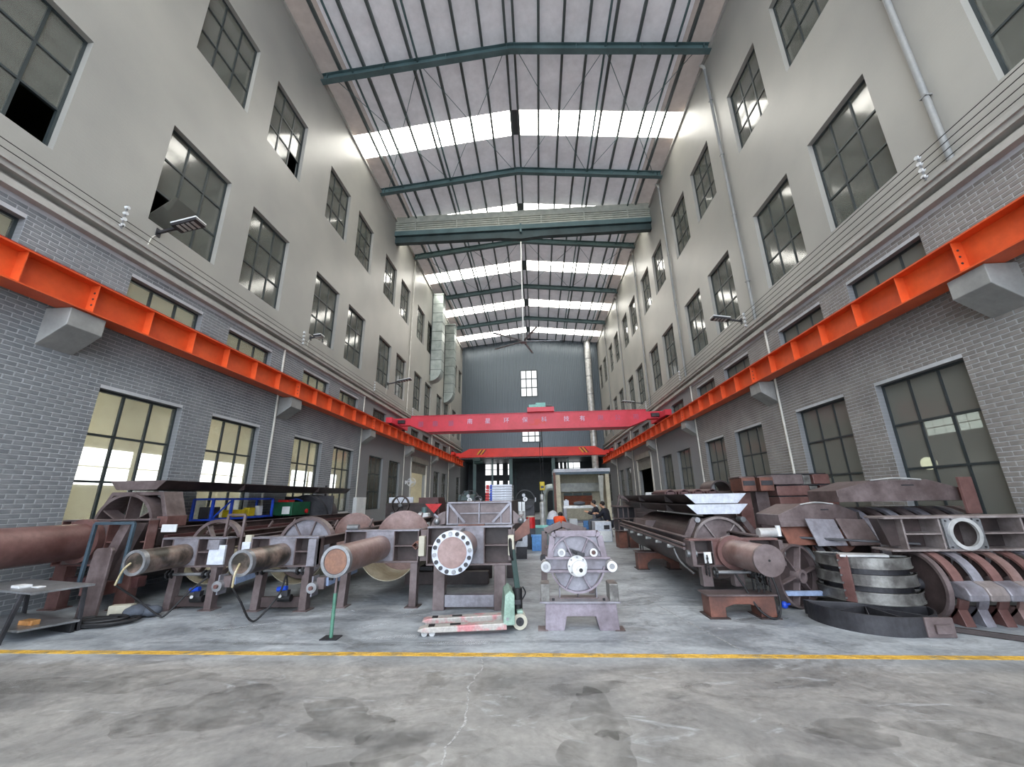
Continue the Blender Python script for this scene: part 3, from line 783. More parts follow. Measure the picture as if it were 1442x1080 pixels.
# hook block below the trolley
h = thing('hook_block', 'yellow crane hook block hanging on wire ropes below the pink crane', 'hook', (.2,21.0,1.9))
MB().box(-.13,.13,-.1,.1,0.0,.42).obj('block', 'yellow', h, bevel=.03); MB().box(-.08,.08,-.105,.105,.1,.22).obj('sheave_slot', 'steel_dark', h)
MB().cyl((-.07,0,.42),(-.07,0,3.115),.012,n=6).cyl((.07,0,.42),(.07,0,3.115),.012,n=6).obj('wire_rope', 'cable', h)
MB().cyl((0,0,-.12),(0,0,0),.03,n=8).tube([(0,0,-.12),(.05,0,-.2),(.03,0,-.32),(-.06,0,-.32),(-.09,0,-.24)],.028,n=8).obj('hook', 'steel_dark', h)

c2 = thing('overhead_crane', 'orange-red overhead crane with yellow hazard stripes near the end wall', 'crane', (0,36.6,0))
mb = MB(); mb.prism([(-7.2,5.46),(-6.2,5.95),(5.2,5.95),(6.2,5.46),(6.2,5.22),(-7.2,5.22)],'y',-.25,.25); mb.obj('main_girder', 'crane_red', c2)
MB().box(-7.2,6.2,-.32,.32,5.16,5.24).obj('lower_flange', 'crane_red', c2)
for xa, xb in ((-7.78,-7.1),(6.1,6.74)): MB().box(xa,xb,-.2,.2,5.3,5.6).obj('end_carriage', 'crane_red', c2)
for xr_ in (-7.595,6.555):
    MB().box(xr_-.14,xr_+.14,-1.2,1.2,5.36,5.62).obj('end_truck', 'crane_red', c2)
    for y in (-.9,.9): MB().cyl((xr_-.06,y,5.42),(xr_+.06,y,5.42),.13,n=14).obj('wheel', 'steel_dark', c2)
for x0 in (-5.55,4.1):
    sgn = 1 if x0 < 0 else -1
    for k in range(4):
        a = x0+k*.16; MB().prism([(a,5.40),(a+.1,5.40),(a+.1+sgn*.35,5.85),(a+sgn*.35,5.85)],'y',-.256,-.25).obj('hazard_stripe', 'yellow' if k % 2 == 0 else 'black', c2)
tr = MB().box(-5.9,-5.2,-.3,.3,4.85,5.16).cyl((-5.8,0,4.75),(-5.0,0,4.75),.16).obj('hoist', 'dark_green', c2)

# ------------------------------------------------------------------ ducts, fan, pipes, wires, lamps
def wall_duct(y0, w, d, ztop, zbot, label):
    t = thing('ventilation_duct', label, 'duct', (XL,y0,0))
    n = 8; hgt = (ztop-zbot)/n
    for k in range(n):
        z = zbot+k*hgt; MB().box(.05,.05+d,0,w,z+.02,z+hgt-.01).obj('duct_section', 'galv', t)
        MB().box(.04,.065+d,-.015,w+.015,z-.02,z+.02).obj('flange', 'seam', t)
    MB().box(.03,.09+d,-.05,w+.05,ztop,ztop+.1).obj('top_cap', 'galv', t)
    mb = MB(); pts = [(0.05,zbot)]+[(.05+d*math.sin(a),zbot-d*1.0*(1-math.cos(a))) for a in ()]
    A = [math.radians(-90*i/8) for i in range(9)]
    pts = [(.05,zbot)]+[(.05+d*math.cos(a),zbot+d*math.sin(a)*1.1) for a in A]
    mb.prism([(p[0],p[1]) for p in pts], 'y', 0, w); mb.obj('elbow', 'galv', t)
    MB().box(0.0,.05,-.06,-.0,zbot-.4,ztop).obj('mounting_bar', 'frame_dark', t)
wall_duct(28.1, .85, .8, 17.3, 11.0, 'galvanised ventilation duct with a squared top on the left wall')
wall_duct(32.6, .85, .8, 16.7, 10.4, 'shorter galvanised ventilation duct with a flared cap on the left wall')
t = thing('flue_pipe', 'shiny round steel flue rising up the corrugated end wall', 'pipe', (5.75,40.5,0))
for k in range(9): MB().cyl((0,0,k*1.97),(0,0,k*1.97+1.93),.33,n=18).obj('pipe_section', 'steel_bright', t); MB().cyl((0,0,k*1.97+1.91),(0,0,k*1.97+1.97),.36,n=18).obj('joint_ring', 'steel', t)
MB().cyl((0,0,17.72),(0,0,17.82),.45,n=18).obj('roof_collar', 'steel_bright', t)

f = thing('ceiling_fan', 'large five-blade ceiling fan on a long white drop rod', 'fan', (-.61,22.3,10.66), math.radians(4))
MB().cyl((0,0,.25),(0,0,7.92),.04,n=10).obj('drop_rod', 'white', f)
MB().cyl((0,0,-.1),(0,0,.12),.22,n=16).cyl((0,0,.12),(0,0,.5),.12,n=12).obj('motor_hub', 'steel', f)
for k in range(5):
    a = 2*PI*k/5; b = MB().box(.2,2.2,-.07,.07,-.012,.012).obj('blade', 'steel', f); b.rotation_euler = (math.radians(8),0,a)

for sd in 'LR':
    s = -1 if sd == 'L' else 1; X = XL if sd == 'L' else XR; nm = 'left' if sd == 'L' else 'right'
    for n in range(1, 6):
        y = CORB+n*BAY-.35
        t = thing('conduit_pipe', 'white conduit pipe running down the brickwork of the %s wall' % nm, 'pipe', (X-s*.05,y,0), 0, 'white conduits on the %s wall' % nm)
        MB().cyl((0,0,0.02),(0,0,4.5),.032,n=8).obj('lower_run', 'conduit', t)
        MB().cyl((0,0,4.5),(0,0,6.18),.032,n=8).obj('upper_run', 'conduit', t)
    # painted rainwater pipes on the upper wall
    if sd == 'R':
        for n in range(0, 6):
            y = CORB+n*BAY-.05
            t = thing('rainwater_pipe', 'painted rainwater pipe running down the upper right wall', 'pipe', (X,y,0), 0, 'rainwater pipes on the right wall')
            MB().cyl((-.07,0,6.6),(-.07,0,17.1),.05,n=12).obj('pipe', 'drainpipe', t)
            MB().tube([(-.07,0,17.05),(-.09,0,17.2),(-.14,0.1,17.38)],.055,n=10).obj('elbow', 'cornice', t)
            for z in (8,10.5,13,15.5): MB().box(-.125,-.012,-.06,.06,z,z+.025).obj('bracket', 'drainpipe', t)
    else:
        for n in (3,5):
            t = thing('rainwater_pipe', 'slim pale pipe running up the left wall', 'pipe', (X+.05,CORB+n*BAY-.4,0), 0, 'slim pipes on the upper left wall')
            MB().cyl((0,0,6.6),(0,0,17.2),.035,n=8).obj('pipe', 'conduit', t)
    # insulator brackets with wires
    for n in range(0, 5):
        y = CORB+.25+n*BAY
        t = thing('insulator_bracket', 'steel bracket with white wire insulators above the cornice of the %s wall' % nm, 'bracket', (X,y,6.62), 0, 'insulator brackets of the %s wall' % nm)
        MB().bar((0,0,.0),(-s*.25,0,.0),.03,.03).bar((-s*.22,0,-.05),(-s*.22,0,.46),.025,.025,up=(0,1,0)).obj('arm', 'steel', t)
        for k in range(4): MB().cyl((-s*.22-.03,0,.02+k*.13),(-s*.22+.03,0,.02+k*.13),.035,n=10).obj('insulator', 'white', t)
    for k in range(4 if sd == 'R' else 2):
        wz = 6.64+k*.13
        o = MB().cyl((X-s*.22,YF+1,wz),(X-s*.22,YB-1,wz),.007,n=6).obj('bare_wire', 'cable')
        tag(o, 'bare conductor wire strung on insulators along the %s wall' % nm, 'wire', 'conductor wires of the %s wall' % nm)

def led_lamp(sd, y, z, L_, ang, label, big=True):
    s = -1 if sd == 'L' else 1; X = XL if sd == 'L' else XR
    t = thing('wall_lamp', label, 'lamp', (X,y,z), 0)
    MB().box(-.02,.02,-.05,.05,-.09,.09).obj('wall_plate', 'steel_dark', t)
    d = Vector((-s*math.cos(ang),0,math.sin(ang)))
    MB().bar((0,0,0), d*L_*.5, .05,.05).obj('arm', 'steel_dark', t)
    h = MB(); p0, p1 = d*L_*.42, d*L_; h.bar(p0, p1, .26 if big else .2, .06); hd = h.obj('lamp_head', 'steel_dark', t)
    up = Vector((0,0,1)) - d*d.z; up.normalize()
    h = MB(); h.bar(p0+up*.045, p1+up*.045, .28, .03); h.obj('housing_top', 'white', hd)
    for k in range(4):
        a = p0+(p1-p0)*(.22+.19*k)-up*.034; MB().bar(a-Vector((0,.1,0)), a+Vector((0,.1,0)), .06, .012, up=up).obj('led_strip', 'steel_bright', hd)
    MB().tube([(0,0,-.05),(.01,-.1,-.2),(0,-.14,-.5),(-s*.0,-.16,-.62)],.012,n=6).obj('cord', 'conduit', t)
led_lamp('L', 6.72, 7.11, .95, .22, 'grey LED street lamp mounted under the open window on the left wall')
led_lamp('L', 12.59, 7.14, .45, .1, 'small square flood lamp mounted beneath a left wall window', False)
led_lamp('L', 20.04, 7.56, 1.3, .18, 'LED street lamp on a long arm on the left wall past the crane panel')
led_lamp('R', 12.47, 7.05, .95, .16, 'LED street lamp in front of a second-storey window on the right wall')
led_lamp('R', 25.34, 7.27, 1.3, .12, 'LED street lamp on a long arm low on the right wall near the cranes')

# ------------------------------------------------------------------ floor marking
o = MB().box(XL,XR,4.62,4.71,0.0,0.004).obj('floor_line', 'line_yellow'); tag(o, 'worn yellow line painted across the concrete floor', 'floor line')
m, nt, b = newmat('joint_fill'); nt.nodes.remove(b)
tc = N(nt, 'ShaderNodeTexCoord'); no = N(nt, 'ShaderNodeTexNoise'); no.inputs['Scale'].default_value = 22.0; no.inputs['Detail'].default_value = 6; no.inputs['Roughness'].default_value = 0.7
cr = N(nt, 'ShaderNodeValToRGB'); cr.color_ramp.elements[0].position = 0.34; cr.color_ramp.elements[1].position = 0.52; cr.color_ramp.elements[1].color = (0.8,0.8,0.8,1)
tr = N(nt, 'ShaderNodeBsdfTransparent'); df = N(nt, 'ShaderNodeBsdfDiffuse'); df.inputs[0].default_value = S(184,184,182)
mx = N(nt, 'ShaderNodeMixShader'); nt.links.new(tc.outputs['Object'], no.inputs['Vector']); nt.links.new(no.outputs['Fac'], cr.inputs['Fac']); nt.links.new(cr.outputs['Color'], mx.inputs[0])
nt.links.new(tr.outputs[0], mx.inputs[1]); nt.links.new(df.outputs[0], mx.inputs[2]); nt.links.new(mx.outputs[0], nt.nodes['Material Output'].inputs[0])
MAT['joint_fill'] = m
def crack(pts, w, label):
    mb = MB(); P = [Vector((p[0],p[1],0)) for p in pts]
    vs, fs = [], []
    for i, p in enumerate(P):
        d = (P[min(i+1,len(P)-1)]-P[max(i-1,0)]).normalized(); n_ = Vector((-d.y,d.x,0))
        ww = w*random.uniform(.6,1.4)
        vs += [p+n_*ww/2+Vector((0,0,.003)), p-n_*ww/2+Vector((0,0,.003))]
        if i: k = 2*i; fs.append((k-2,k-1,k+1,k))
    mb.add(vs, fs); o = mb.obj('floor_joint', 'joint_fill', fl); o['label'] = label
    return o
random.seed(3)
crack([(-.62+random.uniform(-.02,.02)+.03*math.sin(k*.5), 4.55-.07*k) for k in range(64)], .016, 'pale patched crack in the slab')
crack([(2.05+random.uniform(-.01,.01)-.08*k, 4.7+.42*k) for k in range(8)], .012, 'thin pale joint in the slab')
crack([(3.9+.12*k, 5.0-.01*k-.06*k*k*.3) for k in range(8)], .012, 'thin pale joint in the slab')

AUTO_BEVEL = True
# ------------------------------------------------------------------ drum machines with a shaft cylinder pointing to the yard
def wheel(parent, x, y, z, r, rim_w, nsp, mat='primer', hub=.09, depth=.12, name='drum_wheel', disc=False, discmat='lavender', a0=0):
    w_ = MB()
    w_.arc((x,z), r-rim_w, r, 0, 360, 'y', y-depth/2, y+depth/2, n=40)
    o = w_.obj(name, mat, parent)
    MB().cyl((x,y-depth*.6,z),(x,y+depth*.6,z),hub,n=18).obj('hub', 'steel', o)
    if disc: MB().cyl((x,y-.015,z),(x,y+.015,z),r-rim_w*.9,n=40).obj('web_disc', discmat, o)
    for k in range(nsp):
        a = a0+2*PI*k/nsp; c, s_ = math.cos(a), math.sin(a)
        MB().bar((x+c*hub*.9,y,z+s_*hub*.9),(x+c*(r-rim_w*.5),y,z+s_*(r-rim_w*.5)),depth*.8,.02,up=(-s_,0,c)).obj('spoke', mat, o)
    return o
def leg(parent, x, y, w_, d, h, mat='primer', foot=True, shift=0):
    o = MB().prism([(x-w_/2-shift,0.0),(x+w_/2-shift,0.0),(x+w_/2,h),(x-w_/2,h)],'y',y-d/2,y+d/2).obj('leg', mat, parent, bevel=.006)
    if foot: MB().box(x-w_/2-.05-shift,x+w_/2+.05-shift,y-d/2-.05,y+d/2+.04,0,.012).obj('base_plate', mat, o)
    return o
def end_frame(parent, x0, x1, z0, z1, y, mats='primer', cx=None, plate=.25, t=.09, cut=True, mid=True, pm='lavender'):
    """welded end frame: two flanges, posts, centre plate that takes the cylinder, stiffeners"""
    MB().box(x0,x1,y-t,y+t,z1-.025,z1).obj('top_flange', pm, parent); MB().box(x0,x1,y-t,y+t,z0,z0+.025).obj('bottom_flange', mats, parent)
    for x in (x0,x1-.02): MB().box(x,x+.02,y-t,y+t,z0+.025,z1-.025).obj('frame_post', mats, parent)
    MB().box(x0,x1,y+t-.015,y+t,z0+.025,z1-.025).obj('back_plate', 'primer_dark', parent)
    if cx is not None:
        MB().box(cx-plate,cx+plate,y-t+.005,y-t+.03,z0+.025,z1-.025).obj('cylinder_plate', pm, parent)
        for x in (cx-plate,cx+plate): MB().box(x-.009,x+.009,y-t,y+t-.015,z0+.025,z1-.025).obj('stiffener', mats, parent)
        if mid:
            zm = (z0+z1)/2
            MB().box(x0+.02,cx-plate,y-t+.01,y+t-.015,zm-.01,zm+.01).obj('shelf_plate', mats, parent); MB().box(cx+plate,x1-.02,y-t+.01,y+t-.015,zm-.01,zm+.01).obj('shelf_plate', mats, parent)
def shaft_cyl(parent, x, z, r, y0, y1, mat, cap='steel', capstyle='ring', flange=None):
    o = MB().cyl((x,y0,z),(x,y1,z),r,n=40).obj('cylinder', mat, parent)
    if capstyle == 'ring':
        MB().pipe((x,y0-.02,z),(x,y0+.05,z),r+.006,r-.03,n=40).obj('end_ring', cap, o)
    elif capstyle == 'plate':
        MB().cyl((x,y0-.03,z),(x,y0,z),r+.008,n=40).obj('end_plate', 'primer', o)
        MB().cyl((x,y0-.034,z),(x,y0-.03,z),.014,n=12).obj('centre_hole', 'black', o)
    if flange: MB().pipe((x,y1-.06,z),(x,y1-.005,z),r+flange,r-.005,n=40).obj('collar', mat if mat != 'oily' else 'primer', o)
    return o
def rails(parent, x0, x1, y0, y1, z, h=.12, mat='primer_dark', lipmat='primer', bolts=0):
    for x, sg in ((x0,-1),(x1,1)):
        o = MB().box(x-.01,x+.01,y0,y1,z-h,z).box(min(x,x-sg*.07),max(x,x-sg*.07),y0,y1,z-.012,z).box(min(x,x-sg*.07),max(x,x-sg*.07),y0,y1,z-h,z-h+.012).obj('side_rail', mat, parent)
        MB().box(x-.045,x+.045,y0,y1,z+.0,z+.012).obj('rail_cap', lipmat, o)
def trough(parent, x, y0, y1, r, z, mat='trough'):
    MB().arc((x,z), r-.012, r, 180, 360, 'y', y0, y1, n=24).obj('trough', mat, parent)
def sprocket(mb, x, y, z, r, n=12, w_=.03):
    pts = []
    for k in range(n*2):
        a = PI*k/n; rr = r if k % 2 else r*.84
        pts.append((y+rr*math.cos(a), z+rr*math.sin(a)))
    mb.prism(pts, 'x', x-w_/2, x+w_/2)
def drive_shaft(parent, x0, x1, y, z):
    o = MB().cyl((x0,y,z),(x1,y,z),.022,n=12).obj('drive_shaft', 'steel', parent)
    for x in (x0+.03,x0+.1,x1-.1,x1-.02):
        m_ = MB(); sprocket(m_, x, y, z, .065); m_.obj('sprocket', 'black', o)
def gear_unit(parent, x, y, z, s_=1):
    o = MB().box(x-.012,x+.012,y-.09,y+.09,z-.16,z+.12).obj('gear_unit', 'lavender', parent)
    MB().cyl((x+.01,y-.04,z-.03),(x+.02,y-.14,z-.03),.075,n=18).obj('gear_cover', 'steel', o)
    MB().cyl((x+.02,y-.14,z-.03),(x+.02,y-.17,z-.03),.03,n=12).obj('output_shaft', 'primer_red', o)
    MB().box(x+.05,x+.17,y-.06,y+.06,z-.06,z+.1).obj('gearbox', 'primer', o)
    MB().bar((x+.15,y,z+.03),(x+.26,y+.75,z+.10),.12,.12).obj('motor_tube', 'motor_blue', o)
def air_valve(parent, x, y, z):
    o = MB().box(x-.05,x+.05,y-.04,y+.04,z-.05,z+.05).obj('air_valve', 'steel_dark', parent)
    MB().cyl((x-.12,y-.02,z+.06),(x+.02,y-.02,z+.08),.034,n=12).obj('regulator', 'blue', o)
    MB().cyl((x-.1,y,z-.06),(x+.09,y,z-.06),.05,n=14).obj('motor', 'black', o)
    MB().cyl((x-.06,y-.05,z-.02),(x-.03,y-.09,z-.02),.022,n=10).obj('fitting', 'steel_bright', o)
def hoop(parent, x0, x1, y, z0, z1, b0=.035, mat='primer'):
    MB().bar((x0,y,z0),(x0,y+.02,z1),b0,b0,up=(0,1,0)).bar((x1,y,z0),(x1,y+.02,z1),b0,b0,up=(0,1,0)).bar((x0,y+.02,z1),(x1,y+.02,z1),b0,b0).obj('lifting_hoop', mat, parent)

def drum_machine(label, loc, xl, xr, legs, cyl, wheels, back, hp=None, oil='oily', zb=.60, zt=1.03, gear=None, rail_z=1.0):
    t = thing('drum_machine', label, 'machine', loc)
    for x in legs: leg(t, x, .0, .11, .13, zb, 'primer', shift=(.03 if x == legs[0] else .0))
    for x in legs: leg(t, x, back-.3, .11, .13, .8, 'primer_dark')
    if gear: MB().box(legs[0]+.05,legs[1]-.05,-.02,.05,.04,.18).obj('cross_beam', 'primer_dark', t)
    cx, cz, cr, y0 = cyl
    end_frame(t, xl, xr, zb, zt, 0.0, 'primer', cx, cr+.05, pm='lavender')
    c = shaft_cyl(t, cx, cz, cr, y0, -.09, oil, 'steel', 'ring')
    rails(t, xl+.03, xr-.03, .1, back, rail_z)
    for wv_ in wheels: wheel(t, *wv_)
    trough(t, (xl+xr)/2, .25, back-.2, min(.5,(xr-xl)/2-.02), .80)
    MB().box(xl+.03,xr-.03,back-.08,back,zb+.1,rail_z).obj('end_plate', 'primer_dark', t)
    for k in range(5):
        y = .7+k*(back-1)/5; MB().bar((xl+.06,y,rail_z+.02),(xl+.06,y+.12,rail_z+.14),.03,.05).obj('clamp', 'primer', t)
    if hp: hoop(t, *hp)
    if gear: gear_unit(t, *gear)
    return t

# machine with a blackened cylinder, beside the big brown cylinder
mB = drum_machine('drum machine with an oil-blackened cylinder and tall hoop beside the big brown cylinder', (-5.37,6.40,0), -.58, .50, (-.30,.33), (-.18,.78,.16,-.86),
    [(-.08,.45,.82,.46,.05,6,'primer')], 5.2, None, 'oily', gear=(.42,.06,.36))
drive_shaft(mB, -.42, .30, -.06, .50); air_valve(mB, .16, -.06, .22)
MB().tube([(-.2,-.9,.78),(-.22,-.97,.7),(-.3,-.95,.52)],.014,n=8).obj('brass_hose', 'hose', mB)
MB().tube([(-.3,-.95,.52),(-.2,-.7,.3),(-.02,-.5,.05),(.06,-.45,.05),(.2,-.3,.3),(.3,-.12,.46)],.013,n=8).obj('air_hose', 'cable', mB)
hoop(mB, .38, .66, -.02, .62, 1.36)
MB().box(.26,.52,-.14,-.10,.64,.92).obj('control_box', 'panel_white', mB)
MB().box(.24,.42,-.16,-.02,.86,1.0).obj('bracket', 'lavender', mB)

mC = drum_machine('drum machine with a half-blackened cylinder and blue valve between two similar ones', (-3.90,6.36,0), -.55, .52, (-.36,.36), (-.05,.78,.16,-.92),
    [(-.02,.55,.82,.48,.05,7,'primer',.09,.14,'drum_wheel',True,'lavender',.35)], 5.2, None, 'oily', gear=(.46,.06,.34))
wheel(mC, 0.0, 2.3, .86, .44, .03, 0, 'pipe_brown', .06, .05, 'drum_disc', True, 'pipe_brown')
drive_shaft(mC, -.42, .34, -.06, .55); air_valve(mC, .10, -.08, .24)
MB().tube([(-.05,-.95,.78),(-.06,-1.0,.66),(-.08,-.98,.5)],.014,n=8).obj('brass_hose', 'hose', mC)
MB().tube([(-.08,-.98,.5),(-.02,-.86,.3),(.02,-.7,.06),(.08,-.6,.05),(.2,-.4,.3),(.14,-.2,.5),(.12,-.1,.36)],.013,n=8).obj('air_hose', 'cable', mC)
MB().box(-.69,-.56,-.1,.02,.66,.96).obj('junction_box', 'panel_white', mC); MB().box(-.68,-.58,-.06,0,.95,1.06).obj('plastic_jug', 'cream', mC)
MB().box(.40,.52,-.16,-.02,.62,1.0).obj('bracket', 'lavender', mC)

mD = drum_machine('drum machine with a long clean brown cylinder ending in a grey ring', (-2.45,6.56,0), -.62, .57, (-.58,.50), (-.05,.84,.178,-1.46),
    [(-.02,.95,.86,.5,.03,0,'pipe_brown',.06,.05,'drum_disc',True,'pipe_brown')], 5.0, None, 'pipe_brown', zb=.62, zt=1.10, rail_z=1.08)
MB().cyl((-.05,-1.472,.84),(-.05,-1.45,.84),.14,n=30).obj('cap_disc', 'cap_brown', mD)
MB().cyl((-.60,-.05,1.14),(-.42,-.05,1.14),.045,n=14).obj('roller', 'steel', mD)
MB().cyl((-.12,-1.40,.68),(-.12,-1.40,.62),.03,n=8).obj('drain_nipple', 'steel_dark', mD)
t = thing('trestle_beams', 'low brown steel beam frame lying on the floor behind the long brown cylinder', 'frame', (-1.9,8.2,0))
MB().box(-.7,.9,-.08,.08,0,.22).obj('beam', 'primer_dark', t); MB().box(-.5,.9,.5,.62,.0,.34).obj('beam', 'primer_dark', t); MB().bar((-.55,.1,.2),(-.1,.4,.32),.06,.06).obj('strut', 'primer', t)
MB().box(-.45,-.2,.05,.2,.22,.3).obj('clamp', 'steel_dark', t)

# green post in front
p = thing('prop_post', 'slim green steel prop post on a small foot plate', 'post', (-2.49,5.14,0))
MB().box(-.1,.1,-.08,.08,0,.012).obj('foot_plate', 'steel_dark', p)
MB().cyl((0,0,.01),(0,0,.48),.021,n=12).obj('post', 'green_pole', p); MB().cyl((0,0,.46),(0,0,.655),.014,n=10).obj('upper_bar', 'primer', p)

# ------------------------------------------------------------------ flanged press unit
E = thing('flanged_press', 'press unit with a bolted round flange and cross-braced hood', 'machine', (-1.05,6.40,0))
for x in (-.46,.44): leg(E, x, 0, .17, .16, .60, 'primer', foot=False)
for x in (-.46,.44): leg(E, x, 2.4, .17, .16, .60, 'primer_dark', foot=False)
MB().box(-.375,.355,-.06,.06,.04,.2).obj('cross_beam', 'lavender', E, bevel=.008)
end_frame(E, -.66, .64, .60, 1.15, 0, 'primer', -.03, .24, pm='lavender')
MB().box(-.2,.2,-.02,.1,1.15,1.17).obj('flange_seat', 'rust_red', E)
cy = MB().cyl((-.09,-.86,.885),(-.09,-.09,.885),.2,n=40).obj('cylinder', 'pipe_brown', E)
fo = MB().cyl((-.09,-.95,.885),(-.09,-.89,.885),.268,n=48).obj('flange', 'panel_white', E, bevel=.004)
MB().cyl((-.09,-.958,.885),(-.09,-.95,.885),.19,n=40).obj('cover_disc', 'pipe_brown', fo)
for k in range(16):
    a = 2*PI*(k+.3)/16; x, z = -.09+.232*math.cos(a), .885+.232*math.sin(a)
    MB().cyl((x,-.972,z),(x,-.95,z),.026,n=12).obj('bolt', 'steel_dark' if k % 4 else 'steel', fo)
for (x,z,a) in ((-.09,1.08,0),(.1,.83,1),(-.26,.83,1)):
    MB().prism([(-.86,0),(-.09,0),(-.09,.05),(-.86,.012)],'x',-.008,.008).obj('gusset', 'steel', cy).location = (x,0,z)
for x in (-.72,.62):
    MB().box(x-.045,x+.045,-.17,-.06,.74,1.02).obj('bearing_block', 'cream', E, bevel=.012)
    MB().box(x-.05,x+.05,-.05,.06,.66,1.1).obj('bearing_post', 'primer', E)
MB().pipe((-.81,-.16,.89),(-.81,.0,.89),.06,.045,n=4).obj('tube_stub', 'rust_red', E)
# hood with braced end panel
MB().box(-.48,.60,.46,.48,1.14,1.50).obj('hood_panel', 'primer', E)
for (x0,x1) in ((-.48,-.45),(.57,.60)): MB().box(x0,x1,.40,.46,1.14,1.50).obj('hood_edge', 'lavender', E)
MB().box(-.48,.60,.40,.46,1.475,1.50).obj('hood_edge', 'lavender', E); MB().box(-.48,.60,.38,.46,1.14,1.165).obj('hood_edge', 'lavender', E)
MB().box(.05,.07,.41,.46,1.165,1.475).obj('hood_rib', 'lavender', E); MB().box(-.26,.40,.42,.46,1.31,1.325).obj('hood_rib', 'lavender', E)
MB().bar((-.45,.43,1.47),(-.18,.43,1.17),.04,.018,up=(0,1,0)).obj('hood_brace', 'lavender', E); MB().bar((.57,.43,1.47),(.28,.43,1.17),.04,.018,up=(0,1,0)).obj('hood_brace', 'lavender', E)
for x in (-.30,.42): MB().box(x-.008,x+.008,.42,.46,1.165,1.33).obj('hood_rib', 'lavender', E)
MB().box(-.48,-.46,.48,2.6,1.14,1.50).box(.58,.60,.48,2.6,1.14,1.50).box(-.48,.60,.48,2.6,1.485,1.50).obj('hood_shell', 'primer_dark', E)
MB().tube([(-.02,.44,1.5),(-.02,.44,1.555),(.04,.44,1.585),(.1,.44,1.555),(.1,.44,1.5)],.012,n=8).obj('lifting_eye', 'steel_dark', E)
for sx in (-1, 1):
    x = -.50 if sx < 0 else .62
    MB().prism([(x,1.15),(x+sx*.18,1.15),(x+sx*.14,1.24),(x,1.36)],'y',.40,.44).obj('corner_gusset', 'primer', E)
    MB().sphere((x+sx*.13,.36,1.2),.05).obj('bearing_cap', 'steel', E)
MB().arc((-.52,1.05), .02, .30, 90, 180, 'y', .7, 1.9, n=16).obj('side_drum', 'primer', E)
MB().bar((-.76,.68,1.30),(-.56,.68,1.16),.02,.03).obj('drum_brace', 'lavender', E)
rails(E, -.6, .6, .1, 4.4, 1.13, .4, 'primer_dark', 'lavender')
MB().prism([(.0,0),(.24,.22),(.24,-.02),(.0,-.14)],'y',-.01,.01).obj('chute_plate', 'rust_red', E).location = (.66,-.02,1.05)
MB().box(-.6,.6,4.3,4.4,.5,1.13).obj('end_plate', 'primer_dark', E)

# ------------------------------------------------------------------ pallet truck
pt = thing('pallet_truck', 'worn pale green hand pallet truck with red-scuffed forks', 'pallet truck', (-.42,5.56,0), math.radians(8)); pt.scale = (.9,.9,.9)
for y, nm in ((-.20,0),(.20,1)):
    mb = MB(); mb.prism([(-1.22,.075),(-1.14,.05),(-.05,.05),(-.05,.13),(-1.12,.115),(-1.2,.095)],'y',y-.08,y+.08); fk = mb.obj('fork', 'pallet_worn', pt, bevel=.01)
    MB().box(-1.08,-1.0,y-.05,y+.05,.115,.122).obj('fork_slot', 'black', fk); MB().box(-.8,-.66,y-.03,y+.03,.12,.127).obj('fork_slot', 'black', fk)
    MB().bar((-.98,y,.075),(-1.09,y,.045),.06,.035).obj('roller_arm', 'steel', fk)
    for x in (-1.13,-1.03): MB().cyl((x,y-.045,.04),(x,y+.045,.04),.04,n=18).obj('load_roller', 'steel_bright', fk)
mb = MB(); mb.prism([(-.10,.10),(.06,.10),(.06,.46),(.0,.52),(-.07,.46)],'y',-.28,.28); bd = mb.obj('body', 'pallet_green', pt, bevel=.012)
MB().cyl((-.04,-.283,.18),(-.04,-.29,.18),.02,n=10).obj('pivot_pin', 'steel', bd)
MB().box(.06,.16,-.10,.10,.30,.36).obj('pump_bracket', 'steel_dark', pt)
MB().cyl((.12,0,.17),(.12,0,.50),.07,n=18).cyl((.12,.09,.2),(.12,.09,.46),.03,n=10).obj('hydraulic_pump', 'black', pt)
for y in (-.10,.10):
    o = MB().cyl((.14,y-.03,.10),(.14,y+.03,.10),.10,n=26).obj('steer_wheel', 'cream', pt)
    MB().cyl((.14,y-.034,.10),(.14,y+.034,.10),.055,n=18).obj('wheel_hub', 'steel_dark', o); MB().cyl((.14,y-.038,.10),(.14,y+.038,.10),.02,n=10).obj('axle', 'black', o)
MB().box(.10,.18,-.14,.14,.20,.24).obj('axle_carrier', 'pallet_green', pt)
MB().bar((.14,0,.34),(.06,.0,1.0),.075,.06,up=(0,1,0)).obj('tiller_arm', 'dark_green', pt)
MB().tube([(.06,0,.86),(.04,-.13,.92),(.03,-.15,1.06),(.03,-.10,1.13),(.03,.10,1.13),(.03,.15,1.06),(.04,.13,.92),(.06,0,.86)],.016,n=8).obj('handle_loop', 'black', pt)
MB().box(.02,.05,-.012,.012,1.0,1.12).obj('release_lever', 'black', pt)
MB().tube([(.2,.03,.5),(.24,.05,.42),(.2,.06,.34),(.15,.05,.3)],.01,n=6).obj('control_rod', 'steel_dark', pt)

